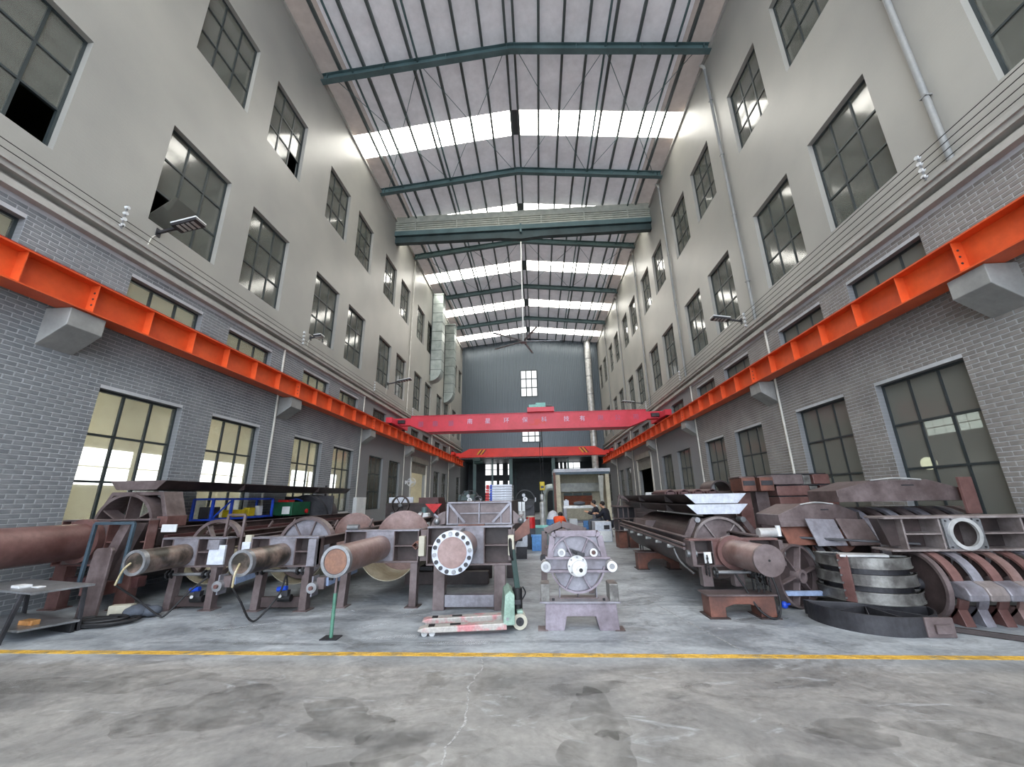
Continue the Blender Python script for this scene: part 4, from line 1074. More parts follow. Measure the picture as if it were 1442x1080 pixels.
# ------------------------------------------------------------------ end housing on a cradle
G = thing('end_housing', 'lavender-grey rotor end housing with bright hub standing on an arched cradle', 'machine', (.46,5.58,0))
cr = MB(); cr.prism([(-.43,0),(-.20,0),(-.165,.155),(.185,.155),(.225,0),(.46,0),(.44,.30),(-.42,.30)],'y',-.14,.14); cr.obj('cradle', 'primer_lav', G, bevel=.004)
MB().box(-.49,.49,-.17,.17,.30,.32).obj('cradle_top', 'lavender', G)
for x in (-.46,.46): MB().box(x-.06,x+.06,-.16,.02,0,.012).obj('foot_plate', 'primer', G)
for x in (-.42,.42): MB().box(x-.055,x+.055,-.16,.10,.32,.515).obj('side_block', 'steel_mottled', G, bevel=.006)
for x in (-.46,.47,-.32,.30): MB().cyl((x,-.1,.29),(x,-.1,.345),.016,n=8).obj('bolt', 'steel_dark', G)
MB().bar((-.23,.05,.46),(0,.05,.385),.08,.016).bar((0,.05,.385),(.225,.05,.46),.08,.016).box(-.008,.008,.01,.09,.335,.385).obj('saddle', 'primer_lav', G)
MB().box(-.245,.245,-.02,.12,.32,.335).obj('saddle_base', 'primer', G)
for x in (-.235,.225): MB().box(x-.006,x+.006,-.02,.12,.335,.47).obj('saddle_side', 'lavender', G)
pl = [(-.335,.80),(-.30,1.06),(-.26,1.095),(.27,1.095),(.31,1.06),(.355,.80)]
hz = .71
plate_pts = pl + [(.31*math.cos(a),hz+.03+.35*math.sin(a)) for a in [math.radians(-d) for d in range(8,175,9)]]
MB().prism(plate_pts,'y',.0,.03).obj('end_plate', 'lavender', G)
for (x0,z0,x1,z1) in ((-.335,.80,-.30,1.06),(-.30,1.06,-.26,1.09),(-.26,1.09,.27,1.09),(.27,1.09,.31,1.06),(.31,1.06,.355,.80)):
    MB().bar((x0,-.03,z0),(x1,-.03,z1),.075,.022,up=(0,1,0)).obj('rim_bar', 'primer_lav', G)
MB().arc((0,hz+.03), .33, .352, 188, 352, 'y', -.07, .0, n=28).obj('rim_arc', 'primer_lav', G)
MB().arc((0,hz+.03), .325, .345, 25, 155, 'y', -.06, .0, n=24).obj('rim_arc', 'primer_lav', G)
for a in (62,118,-62,-118):
    r_ = math.radians(a); MB().bar((.1*math.cos(r_),-.03,hz+.1*math.sin(r_)),(.34*math.cos(r_),-.03,hz+.02+.34*math.sin(r_)),.07,.018,up=(-math.sin(r_),0,math.cos(r_))).obj('rib', 'primer_lav', G)
for z in (.80,.645): MB().box(-.40,.42,-.09,.0,z-.014,z+.014).obj('cross_flange', 'primer_lav', G)
MB().box(-.40,.42,-.02,.0,.66,.79).obj('cross_web', 'lavender', G)
for x in (-.40,.42):
    o = MB().pipe((x,-.18,.715),(x,.05,.715),.062,.034,n=24).obj('side_boss', 'steel_bright', G); MB().cyl((x,-.17,.715),(x,.0,.715),.034,n=20).obj('boss_core', 'steel', o)
h_ = MB().cyl((0,-.10,hz),(0,0,hz),.125,n=32).obj('hub', 'steel_bright', G); MB().cyl((.02,-.17,hz-.02),(.02,-.10,hz-.02),.09,n=28).obj('hub_step', 'steel_bright', h_)
MB().cyl((.03,-.22,hz-.03),(.03,-.17,hz-.03),.048,n=20).obj('hub_nose', 'steel_bright', h_); MB().cyl((.03,-.224,hz-.03),(.03,-.22,hz-.03),.024,n=16).obj('hub_bore', 'black', h_)
for k in range(8):
    a = 2*PI*k/8; MB().cyl((.105*math.cos(a),-.115,hz+.105*math.sin(a)),(.105*math.cos(a),-.10,hz+.105*math.sin(a)),.011,n=8).obj('bolt', 'steel', h_)
for x, mt in ((-.19,'steel'),(.22,'rust_red')):
    o = MB().pipe((x,-.05,.86),(x,.0,.86),.05,.028,n=22).obj('port_ring', 'steel_bright', G); MB().cyl((x,-.03,.86),(x,.0,.86),.028,n=18).obj('port_plug', mt, o)
MB().bar((-.12,-.05,.90),(.10,-.06,.83),.05,.02,up=(0,1,0)).bar((-.05,-.05,.89),(.0,-.08,.85),.03,.03).obj('clamp_tool', 'steel_dark', G)

# frame leaning behind it
t = thing('casting_frame', 'grey arched casting frame standing behind the end housing', 'frame', (.38,7.4,0))
for (a,b) in (((-.34,0,.0),(-.30,0,.98)),((-.30,0,.98),(.0,0,1.10)),((.0,0,1.10),(.42,0,.98)),((.42,0,.98),(.46,0,0.0))): MB().bar(a,b,.10,.06,up=(0,1,0)).obj('frame_bar', 'primer', t)
MB().arc((.02,.84), .13, .18, 0, 180, 'y', -.06,.06,n=18).obj('arch', 'primer', t); MB().box(-.30,.44,-.05,.05,.70,.75).obj('frame_bar', 'primer', t)
MB().cyl((-.33,-.1,.55),(-.33,.1,.55),.06,n=14).obj('pivot', 'steel_dark', t)

# ------------------------------------------------------------------ big brown cylinder machine by the left wall
A = thing('drum_machine', 'large drum machine with a thick red-brown cylinder against the left brick wall', 'machine', (-7.0,6.45,0))
cy = MB().cyl((-.30,-2.3,1.0),(-.30,-.12,1.0),.265,n=40).obj('cylinder', 'primer_red', A)
MB().pipe((-.30,-.20,1.0),(-.30,-.10,1.0),.33,.262,n=40).obj('collar', 'primer_red', cy); MB().cyl((-.30,-2.34,1.0),(-.30,-2.3,1.0),.275,n=40).obj('end_plate', 'primer_red', cy)
end_frame(A, -.80, .72, .62, 1.32, 0, 'primer_red', -.30, .33, pm='primer')
for x in (-.62,.5): leg(A, x, .0, .2, .16, .62, 'primer_red')
for x in (-.62,.5): leg(A, x, 5.6, .2, .16, .8, 'primer_dark')
MB().box(-.8,.7,-.05,.1,.30,.45).obj('cross_beam', 'maroon', A)
MB().prism([(.05,.30),(.24,.30),(.56,1.26),(.40,1.26)],'y',-.24,-.12).obj('side_brace', 'primer', A, bevel=.006)
MB().prism([(.24,.30),(.40,.34),(.72,1.26),(.56,1.26)],'y',-.14,.05).obj('side_plate', 'primer_dark', A)
MB().box(.05,.42,-.30,.0,.24,.42).obj('brace_foot', 'primer_red', A)
rails(A, -.78, .70, .1, 7.0, 1.15, .26, 'primer_dark', 'primer')
MB().box(.74,.80,.2,7.0,.98,1.05).obj('slide_beam', 'maroon', A); MB().box(.64,.70,.2,7.0,.78,.84).obj('slide_beam', 'primer', A)
trough(A, -.05, .3, 6.5, .68, .98, 'primer_dark')
wheel(A, -.27, .55, 1.18, .56, .05, 6, 'primer', .1, .32, a0=.5)
hs = MB(); hs.prism([(-.86,1.34),(-.66,1.76),(.32,1.76),(.48,1.34),(.40,1.34),(.27,1.70),(-.62,1.70),(-.78,1.34)],'y',.45,.85); hs.obj('drum_guard', 'primer', A)
MB().box(.30,.50,.45,.86,1.16,1.34).obj('guard_foot', 'primer_red', A)
MB().box(.76,1.02,.1,.12,1.10,1.22).obj('data_plate', 'white', A); hoop(A, .08, .72, -.36, .42, 1.27, .045, 'frame_blue')
MB().box(-.5,.6,6.9,7.0,.7,1.15).obj('end_plate', 'primer_dark', A)
MB().arc((-.05,1.02), .66, .72, 0, 180, 'y', 5.6, 6.3, n=24).obj('rear_drum_band', 'steel_dark', A); MB().cyl((-.05,5.66,1.02),(-.05,5.7,1.02),.66,n=36).obj('rear_drum_disc', 'steel_dark', A)
MB().box(-.78,.75,5.72,5.78,1.15,1.7).obj('rear_guard', 'steel_dark', A)
# tray lying on top of it
def tray(label, x0, x1, y0, y1, z, h, mat, endmat, ribs, group=None, inset=.16):
    t = thing('steel_tray', label, 'tray', ((x0+x1)/2,y0,z), 0, group); W = (x1-x0)/2
    MB().prism([(-W,h),(W,h),(W-inset,0),(-W+inset,0)],'y',0.0,.012).obj('end_face', endmat, t)
    mb = MB(); mb.prism([(-W,h),(-W+.01,h),(-W+inset+.01,.01),(W-inset-.01,.01),(W-.01,h),(W,h),(W-inset,0),(-W+inset,0)],'y',.012,y1-y0); mb.obj('body', mat, t)
    MB().box(-W,W,.012,y1-y0,h-.012,h).obj('top_sheet', mat, t)
    for y in ribs:
        for sx in (-1,1): MB().prism([(sx*W,h-.012),(sx*(W-inset-.01),.0),(sx*W*.98,.02)],'y',y,y+.02).obj('rib', mat, t)
    return t
tray('long dark steel tray lying across the drum guards by the left wall', -7.80, -6.72, 6.95, 14.3, 1.80, .16, 'primer_dark', 'primer', (2.0,5.2))
MB()
# leaning slab in front of it
o = MB().prism([(0,0),(.26,0),(.30,.02),(.33,.90),(.30,.94),(.08,.93),(.04,.89)],'y',0,.05).obj('steel_slab', 'primer', bevel=.01)
tag(o, 'tall brown steel slab leaning upright by the big cylinder', 'slab', None, (-6.62,5.88,0))
# table with papers
tb = thing('small_table', 'low steel bench with papers and pale top beside the tall brown slab', 'table', (-6.5,5.22,0), math.radians(-14))
MB().prism([(-.85,-.28),(.55,-.28),(.62,.28),(-.85,.28)],'z',.535,.56).obj('table_top', 'steel', tb)
for (x,y) in ((.33,-.26),(-.7,-.24),(.5,.24),(-.7,.24)): MB().bar((x,y,.535),(x-.05,y*1.25,0),.04,.04,up=(0,1,0)).obj('leg', 'steel_dark', tb)
MB().prism([(-.8,-.30),(.42,-.25),(.55,.25),(-.8,.25)],'z',.12,.145).obj('lower_shelf', 'steel', tb)
MB().box(-.8,.5,.2,.24,.0,.13).obj('shelf_skirt', 'black', tb)
for i, (x,y,m_, d_, lab, ct) in enumerate(((-.02,-.04,'white',(.18,.12,.03),'crumpled white paper packet on the steel bench','paper'),(.2,.02,'white',(.14,.08,.012),'flat white paper sheet on the steel bench','paper'))):
    o = MB().cbox((0,0,d_[2]/2),d_).obj('paper_sheet', m_, bevel=.004); a = math.radians(-14); tag(o, lab, ct, None, (-6.55+x*math.cos(a)-y*math.sin(a),5.15+x*math.sin(a)+y*math.cos(a),.56), a)
o = MB().box(-.09,.09,-.05,.05,0,.05).box(.09,.13,-.04,.04,0,.055).obj('wooden_block', 'wood', bevel=.004); tag(o, 'orange-brown wooden block on the lower shelf of the bench', 'block', None, (-6.35,5.12,.145), math.radians(-10))
# cloth heap, coiled hoses
random.seed(11)
cp = MB()
for k in range(5):
    r = .16+.05*k; pts = [(r*1.3*math.cos(a)+random.uniform(-.02,.02), r*.55*math.sin(a)+random.uniform(-.02,.02), .03+.022*(k % 3)) for a in [2*PI*i/14+k for i in range(14)]]
    cp.tube(pts, .02, n=8)
o = cp.obj('hose_coil', 'cable'); tag(o, 'heap of coiled black hoses on the floor at the foot of the slab', 'hose', None, (-5.95,5.62,0), .2); o['kind'] = 'thing'
del o['kind']
o = MB().sphere((0,0,.09),.17,10,6,.5).sphere((.17,.05,.08),.12,10,6,.6).obj('rag_pile', 'grey_cloth'); tag(o, 'purple-grey rag pile on the floor beside the coiled hoses', 'rags', None, (-5.75,5.95,0))
o = MB().box(-.14,.14,-.06,.06,0,.16).obj('foam_block', 'cream', bevel=.01); tag(o, 'cream foam block leaning by the coiled hoses', 'block', None, (-6.05,6.0,0), .3)
# scrap wheel and frame beyond the bench
# ------------------------------------------------------------------ right drum machine with trays
H = thing('drum_machine', 'drum machine with a red-brown cylinder, hanging chains and rust-red feet', 'machine', (2.82,6.55,0))
def arch_foot(par, y, x0, x1, h, mat):
    MB().prism([(x0,0),(x0+.2,0),(x0+.2,.12),(x0+.32,h*.62),(x1-.32,h*.62),(x1-.2,.12),(x1-.2,0),(x1,0),(x1,h),(x0,h)],'y',y-.13,y+.13).obj('arched_foot', mat, par, bevel=.006)
    MB().box(x0-.03,x1+.03,y-.16,y+.16,h,h+.02).obj('foot_cap', 'primer', par)
    for x in (x0+.1,x1-.1): MB().box(x-.14,x+.12,y-.2,y+.16,0,.012).obj('foot_plate', 'primer_dark', par)
arch_foot(H, -.45, -.62, .22, .26, 'rust_red'); arch_foot(H, 3.2, -.68, .20, .34, 'rust_red')
for x in (-.42,.02): MB().box(x-.07,x+.07,-.12,.02,.28,.56).obj('post', 'primer', H)
end_frame(H, -.62, .66, .54, .92, -.02, 'primer', -.02, .27, pm='primer_red')
c = MB().cyl((-.02,-1.05,.76),(-.02,-.1,.735),.178,n=40).obj('cylinder', 'pipe_brown', H)
MB().cyl((-.02,-1.09,.76),(-.02,-1.05,.76),.186,n=40).obj('end_plate', 'primer', c); MB().cyl((-.02,-1.094,.76),(-.02,-1.09,.76),.014,n=10).obj('centre_hole', 'black', c)
MB().pipe((-.02,-.18,.735),(-.02,-.10,.735),.235,.17,n=40).obj('collar', 'primer_red', c); MB().pipe((-.02,-.08,.735),(-.02,.06,.735),.2,.15,n=32).obj('bearing', 'steel', c)
for x in (-.60,.64):
    MB().box(x-.03,x+.03,-.2,.1,.56,.90).obj('bearing_plate', 'primer', H); MB().cyl((x-.07,-.1,.72),(x+.07,-.1,.72),.05,n=14).obj('tension_bolt', 'steel', H)
MB().box(-.46,-.36,-.2,-.18,.6,.75).obj('white_tag', 'white', H)
rails(H, -.6, .5, .1, 4.9, .93, .10, 'primer_dark', 'primer'); 
for z in (.86,.80): MB().cyl((-.66,.0,z-.02),(-.66,4.8,z),.022,n=8).obj('guide_tube', 'primer', H)
for k in range(6): MB().cyl((-.70,.7+k*.7,.74),(-.60,.7+k*.7,.74),.028,n=10).obj('roller', 'steel_bright', H)
trough(H, -.05, .3, 4.6, .5, .80, 'primer_dark')
wheel(H, .30, 1.05, .70, .48, .04, 5, 'primer_light', .1, .16, 'drum_wheel', True, 'primer', .9)
gp = MB(); gp.prism([(-.26,.84),(-.10,1.14),(.72,1.14),(.92,.84)],'y',1.20,1.23); gp.obj('end_plate', 'primer_dark', H)
for (a,b) in (((-.26,1.0,.84),(-.10,1.0,1.14)),((.92,1.0,.84),(.72,1.0,1.14))): MB().bar(a,b,.10,.03,up=(0,1,0)).obj('rim_bar', 'primer', H)
for x in (-.07,.70): MB().cyl((x,.92,1.13),(x,1.1,1.13),.045,n=16).obj('boss', 'steel', H)
MB().prism([(-.10,1.0),(-.34,1.0),(-.40,.78),(.0,.78)],'y',3.4,4.6).obj('drum_shell', 'primer', H)
MB().arc((.28,.62), .5, .53, 20, 160, 'y', 1.2, 4.7, n=20).obj('drum_cover', 'primer_dark', H)
MB().cyl((.50,.1,.98),(.75,.1,.98),.07,n=14).obj('grease_pot', 'steel_bright', H); MB().cyl((.80,.1,.93),(.80,.1,1.08),.035,n=12).obj('white_bottle', 'white', H)
ds = MB().cyl((-.44,-.42,.52),(.22,-.42,.52),.024,n=12).obj('drive_shaft', 'steel', H)
for x in (-.42,.06,.12,.20): m_ = MB(); sprocket(m_, x, -.42, .52, .075); m_.obj('sprocket', 'black', ds)
def chain(par, x, y, z0, z1, r=.05):
    mb = MB(); n = int((z0-z1)/.032)
    for k in range(n):
        z = z0-k*.032
        for sy in (-1,1):
            if k % 2: mb.box(x-.014,x+.014,y+sy*r-.004,y+sy*r+.004,z-.03,z)
            else: mb.box(x-.006,x+.006,y+sy*r-.012,y+sy*r+.012,z-.03,z)
    o = mb.obj('roller_chain', 'black', par, kind='stuff'); return o
chain(H, -.44, -.2, .72, .42); chain(H, .08, -.42, .52, .10, .06); chain(H, .15, -.42, .52, .06, .06); chain(H, .25, -.40, .62, .14, .06)
MB().prism([(.05,.02),(.3,.02),(.26,.2),(.1,.24)],'y',-.5,-.3).obj('chain_box', 'steel_dark', H)
MB().tube([(-.16,-.42,.5),(-.1,-.5,.35),(-.02,-.6,.12),(.10,-.66,.02),(.22,-.62,.03),(.30,-.55,.2),(.28,-.5,.45),(.22,-.42,.6)],.014,n=8).obj('air_hose', 'cable', H)
MB().sphere((.36,-.52,.14),.045,8,6).bar((.30,-.52,.12),(.44,-.5,.15),.03,.02).obj('blue_knot', 'blue', H)
MB().tube([(-.66,.5,.72),(-.62,.4,.55),(-.5,.2,.4)],.016,n=8).obj('cable', 'steel', H)
for (dz, nm, em) in ((0,'lower pale-ended steel tray of the pair resting on the right drum machine','panel_white'),(.18,'upper pale-ended steel tray of the pair resting on the right drum machine','panel_white')):
    tray(nm, 2.62-.01*(dz>0), 3.68, 7.55, 12.9, 1.22+dz, .165, 'primer_dark', em, (1.2,3.4), 'trays on the right drum machine', .17)
o = MB()
for k in range(4): o.box(-.52+k*.28,-.28+k*.28,0,1.0,0,.05).arc((-.4+k*.28,.0),.08,.1,0,180,'y',0,1.0,n=8)
o = o.obj('roller_strip', 'maroon'); tag(o, 'ribbed maroon strip lying on the upper pale-ended tray', 'strip', None, (3.1,8.6,1.567))

# ------------------------------------------------------------------ castings stacked by the right wall
def half_ring(par, cx, cy, r, z0, z1, th, ang, mat, name, ribs=0, lip=.0, closed=True):
    a0 = math.degrees(ang)-90; mb = MB()
    mb.arc((cx,cy), r-th, r, a0, a0+180, 'z', z0, z1, n=30); o = mb.obj(name, mat, par)
    if lip:
        for z in (z0,z1-.015): MB().arc((cx,cy), r-.03, r+lip, a0, a0+180, 'z', z, z+.015, n=30).obj('lip', mat, o)
    if closed:
        p = Vector((math.cos(math.radians(a0)),math.sin(math.radians(a0)),0)); c = Vector((cx,cy,0))
        MB().bar(c+p*r+Vector((0,0,(z0+z1)/2)), c-p*r+Vector((0,0,(z0+z1)/2)), th, z1-z0).obj('chord_plate', mat, o)
    for k in range(ribs):
        a = math.radians(a0+180*(k+1)/(ribs+1)); d = Vector((math.cos(a),math.sin(a),0)); c = Vector((cx,cy,(z0+z1)/2-.01))
        MB().bar(c+d*.02, c+d*(r-th), .012, (z1-z0)*.8).obj('rib', mat, o)
    return o
ANG = math.atan2(-.80,-.55)
t = thing('half_ring_base', 'wide dark half-ring casting with ribs lying under the three grey bands', 'casting', (4.07,5.86,0))
half_ring(t, 0, 0, .64, 0, .20, .02, ANG, 'steel_dark', 'rim', 4)
MB().box(-.15,.15,-.02,.02,0,.2).obj('end_block', 'primer', t, bevel=.01).location = (.30,-.62,0); t.children[-1].rotation_euler = (0,0,.35)
MB().cbox((.31,-.66,.09),(.16,.02,.09)).obj('cast_pad', 'primer', t)
MB().box(-.55,-.45,.28,.34,0,.17).obj('end_lug', 'steel_dark', t)
sr = thing('band_stack', 'stack of three grey curved steel bands tied by a brown bracket', 'casting', (4.42,6.24,.20))
for k in range(3):
    half_ring(sr, .0, 0, .51+.02*(2-k), .0+k*.20, .135+k*.20, .02, ANG, 'steel_mottled', 'band', 0, .01)
half_ring(sr, 0, 0, .47, .0, .52, .02, ANG, 'steel_dark', 'gap_shade_core', 0)  # added dark core: its colour stands in for shade in the band gaps
a = ANG-.35; bx, by = .54*math.cos(a), .54*math.sin(a)
br = MB().cbox((0,0,0),(.12,.03,.56)).obj('bracket', 'primer_red', sr); br.location = (bx*1.02,by*1.02,.28); br.rotation_euler = (0,0,a+PI/2)
for k in range(6): MB().cyl((-.045,.035*(-1),-.24+k*.09),(-.045,.0,-.24+k*.09),.012,n=8).obj('bolt', 'steel', br)
o = MB().prism([(-.3,-.12),(.25,-.2),(.3,-.05),(-.2,.1)],'z',0,.03).obj('cover_plate', 'steel_bright'); tag(o, 'pale plate lying on the topmost grey band', 'plate', None, (4.22,6.0,.737))
o = MB().bar((0,0,0),(.9,-.5,.0),.05,.05).obj('angle_bar', 'primer_dark'); tag(o, 'thin dark bar lying on the floor against the half-ring casting', 'bar', None, (4.42,5.62,.03))
o.rotation_euler = (0,0,-.15)
o = MB().box(0,.75,-.03,.03,0,.06).obj('square_tube', 'motor_blue'); tag(o, 'pale blue square tube sticking out from behind the grey bands', 'tube', None, (3.35,6.35,.18))

def rotor(label, loc, n, pitch, r, mat_alt, a0, a1, disc_mat='primer_dark', foot=True):
    t = thing('rotor', label, 'rotor', loc)
    d = MB().cyl((0,0,r),(-.03,0,r),r*.99,n=44).obj('end_disc', disc_mat, t)
    MB().arc((0,r), r*.90, r, 0, 360, 'x', -.06, .0, n=44).obj('disc_rim', 'primer', d); MB().cyl((-.03,0,r),(-.10,0,r),.07,n=18).obj('hub', 'steel_dark', d)
    MB().cyl((0,0,r),(n*pitch,0,r),r*.45,n=26).obj('drum_core', 'primer_dark', t)
    for k in range(n):
        x = .05+k*pitch; mt = mat_alt[k % len(mat_alt)]
        o = MB().arc((0,r), r*.93, r, a0, a1, 'x', x, x+pitch*.5, n=22).obj('ring_band', mt, t)
        MB().arc((0,r), r*.45, r*.93, a0+25, a0+60, 'x', x+pitch*.15, x+pitch*.2, n=8).obj('web_plate', 'primer_dark', o)
        if foot:
            MB().prism([(-r*.95,0),(-r*.35,0),(-r*.55,.2),(-r*.80,.2)],'x',x,x+pitch*.5).obj('foot_wedge', mt, o)
            MB().prism([(-r-.13,.30),(-r+.10,.31),(-r+.16,.46),(-r+.02,.50),(-r-.10,.45),(-r-.14,.37)],'x',x-pitch*.04,x+pitch*.93).obj('clamp_pad', 'primer_light' if k % 2 else 'lavender', o, bevel=.018)
    return t
rotor('large rotor with curved rib bands and clamp pads standing before the right wall', (4.93,5.98,0), 8, .225, .40, ['primer_red','lavender','primer_red','pipe_brown'], 95, 235)
ef = thing('bored_grille', 'rectangular end frame with a bright bored plate lying on the large rotor', 'frame', (5.50,6.05,.80))
MB().box(-.95,1.25,-.22,.12,.40,.43).obj('top_flange', 'primer_light', ef); MB().box(-.95,1.25,-.22,.12,.0,.025).obj('bottom_flange', 'primer_light', ef)
MB().box(-.70,1.2,.08,.10,.025,.40).obj('back_plate', 'primer_dark', ef)
for x in (-.72,-.26,.24,.75,1.2): MB().box(x-.012,x+.012,-.2,.08,.025,.40).obj('post', 'primer_light', ef)
for (a,b) in ((-.72,-.26),(.24,.75),(.75,1.2)): MB().box(a,b,-.2,.08,.20,.22).obj('shelf_plate', 'primer_light', ef)
MB().pipe((0,-.235,.21),(0,-.2,.21),.20,.155,n=36).obj('bore_ring', 'steel_bright', ef)
pp = MB(); n_ = 36
sq = [(.24*max(-1,min(1,1.42*math.cos(2*PI*i/n_))), .21+.19*max(-1,min(1,1.42*math.sin(2*PI*i/n_)))) for i in range(n_)]
ci = [(.165*math.cos(2*PI*i/n_), .21+.165*math.sin(2*PI*i/n_)) for i in range(n_)]
pp.add([(p[0],-.215,p[1]) for p in sq]+[(p[0],-.215,p[1]) for p in ci]+[(p[0],-.195,p[1]) for p in sq]+[(p[0],-.195,p[1]) for p in ci],
  [(i,(i+1)%n_,n_+(i+1)%n_,n_+i) for i in range(n_)]+[(2*n_+i,2*n_+(i+1)%n_,3*n_+(i+1)%n_,3*n_+i) for i in range(n_)]+[(n_+i,n_+(i+1)%n_,3*n_+(i+1)%n_,3*n_+i) for i in range(n_)])
pp.obj('bored_plate', 'steel', ef)
for (x,z) in ((-.2,.37),(.2,.37),(-.2,.05),(.2,.05),(-.13,.39),(.13,.39)): MB().cyl((x,-.225,z),(x,-.21,z),.012,n=8).obj('bolt', 'steel_dark', ef)
MB().prism([(-.95,.40),(-.72,.40),(-.72,.06),(-.86,.06)],'y',-.1,.05).obj('side_flap', 'primer_dark', ef)

rotor('second rotor with pale bands half hidden behind the bored end frame', (4.92,7.2,0), 8, .235, .66, ['lavender','primer'], 40, 200, foot=False)
rotor('rotor with wide grey bands lying behind the stack of curved bands', (3.95,7.05,0), 3, .2, .42, ['steel','lavender'], 50, 200, foot=False)
# spoked casting wheel
sw = thing('spoked_wheel', 'spoked brown casting wheel standing on edge beside the curved bands', 'wheel', (3.62,6.50,.0), .45)
o = MB().arc((0,.42), .39, .42, 0, 360, 'y', -.10,.10,n=40).obj('rim', 'primer', sw); MB().cyl((0,-.02,.42),(0,.02,.42),.39,n=36).obj('web_disc', 'primer_dark', sw)
MB().pipe((0,-.15,.42),(0,.05,.42),.09,.05,n=20).obj('hub', 'primer', sw)
for k in range(6):
    a = 2*PI*k/6+.2; MB().bar((.08*math.cos(a),-.06,.42+.08*math.sin(a)),(.39*math.cos(a),-.06,.42+.39*math.sin(a)),.10,.02,up=(-math.sin(a),0,math.cos(a))).obj('spoke', 'primer', sw)
# table-like red block with yellow cup
tb2 = thing('machine_stool', 'brown steel block with a pink top plate beside the pale-ended trays', 'block', (4.28,7.86,0))
MB().box(-.32,.34,-.3,.35,0,.80).obj('body', 'primer_dark', tb2); MB().prism([(-.5,-.1),(.35,-.45),(.45,-.2),(-.2,.35)],'z',.86,.92).obj('top_plate', 'primer_red', tb2); MB().box(.0,.36,-.36,-.28,.79,.86).obj('pale_strip', 'cream', tb2)
o = MB().cyl((0,0,0),(0,0,.09),.04,n=16).obj('yellow_cup', 'yellow'); tag(o, 'small yellow cup on the pink top plate', 'cup', None, (4.33,7.71,.92))
# hoods (long shallow covers with sloping ends)
def hood(label, loc, L_, W, h, mat, endmat, rz=0, group=None):
    t = thing('steel_hood', label, 'hood', loc, rz, group)
    mb = MB(); mb.prism([(-L_/2,0),(L_/2,0),(L_/2,h*.62),(L_*.28,h),(-L_*.2,h),(-L_/2,h*.55)],'y',-W/2,W/2); mb.obj('shell', mat, t, bevel=.008)
    MB().box(L_/2,L_/2+.04,-W/2,W/2,0,h*.62).obj('end_plate', endmat, t)
    MB().tube([(-L_*.2,-W/2-.005,h),(0,-W/2-.01,h+.03),(L_*.22,-W/2-.005,h)],.012,n=6).obj('lifting_rod', 'steel_bright', t)
    MB().box(L_*.05,L_*.15,-W/2-.006,-W/2,h*.72,h*.78).obj('slot', 'steel_dark', t)
    MB().box(-L_/2,L_*.1,-W/2-.015,-W/2,0,h*.25).obj('skirt', mat, t)
    return t
hood('long grey steel hood resting on top of the rear rotors by the right wall', (5.44,6.95,1.41), 1.75, .7, .31, 'primer', 'primer_red')
hood('grey steel hood with a slot lying lower beside the pale-ended trays', (4.26,7.0,1.06), 1.2, .6, .32, 'primer', 'primer_dark', .05)
o = MB().box(-.12,.12,-.02,.02,0,.52).obj('upright_plate', 'primer_red', bevel=.006); tag(o, 'upright brown plate standing at the end of the long grey hood', 'plate', None, (6.35,6.5,1.225), .2)
for i, (x,y,z,rx,m_,lab) in enumerate(((4.27,6.5,.80,-.35,'lavender','pale grey plate leaning on the rotor behind the curved bands'),(4.74,6.52,.80,-.4,'primer','grey plate with a rusty edge leaning on the rotor beside the pale one'),(3.93,6.62,.80,-.45,'rust_red','orange-rusted plate leaning at the left of the pale plate'))):
    o = MB().prism([(-.22,0),(.22,0),(.20,.38),(-.24,.40)],'y',-.012,.012).obj('leaning_plate', m_); tag(o, lab, 'plate', 'plates leaning on the rear rotor', (x,y,z)); o.rotation_euler = (rx,0,.1)
o = MB().cyl((0,0,0),(0,.5,.0),.16,.12,n=24).obj('rusty_drum', 'rust_red'); tag(o, 'short rusty drum lying between the leaning plates', 'drum', None, (4.52,6.62,.86))
o = MB().bar((0,0,0),(1.75,-.95,-.05),.06,.03).obj('flat_bar', 'steel_dark'); tag(o, 'long dark flat bar lying over the curved bands', 'bar', None, (3.35,7.0,.92))
# stack of covers near the wall
for k, (m1, dx) in enumerate((('primer_dark',0),('primer',.05),('primer_red',.0),('primer',.0),('primer_dark',.02),('primer_red',.03),('primer_red',-.02),('primer_red',0.02),('primer',-.1))):
    z = k*.215; t = thing('box_cover', ('bottom','second','third','fourth','fifth','sixth','seventh','eighth','topmost')[k]+' of the brown box covers stacked near the right wall', 'cover', (5.38+dx,8.9,z), .04*(-1)**k, 'stacked box covers')
    MB().box(-.62,.0,-.4,.4,.0,.19).obj('long_cover', m1, t, bevel=.01); MB().box(.02,.16,-.38,.4,0,.18).obj('grey_sleeve', 'steel_mottled', t); MB().box(.2,.52,-.4,.4,.0,.19).obj('short_cover', 'maroon' if k % 2 else 'primer_red', t, bevel=.01)
    MB().box(-.6,.5,-.36,.36,.19,.213).obj('spacer', 'steel_dark', t)
for i, x in enumerate((4.12,4.46)):
    t = thing('bent_channel', ('brown','lighter')[i]+' arched channel piece with a blue-grey end standing by the box covers', 'channel', (x,8.62,0), 0, 'arched channels by the box covers')
    MB().box(-.12,.12,-.1,.1,0,1.60).obj('column', 'primer' if i else 'primer_red', t); MB().box(-.13,.13,-.35,.15,1.60,1.86).obj('head_block', 'rust_red', t, bevel=.01)
    MB().box(-.11,.11,-.36,-.35,1.71,1.80).obj('end_panel', 'steel_dark', t); MB().box(-.14,.14,-.3,.2,1.86,1.885).obj('cap_plate', 'primer', t)
MB()
t = thing('arched_guard', 'dark arched guard standing beside the arched channels', 'guard', (3.93,9.4,0)); MB().arc((0,1.62), .2, .23, 0, 180, 'y', -.3,.3,n=18).obj('arch', 'primer_dark', t); MB().box(-.23,.23,-.3,.3,0,1.62).obj('body', 'primer_dark', t)

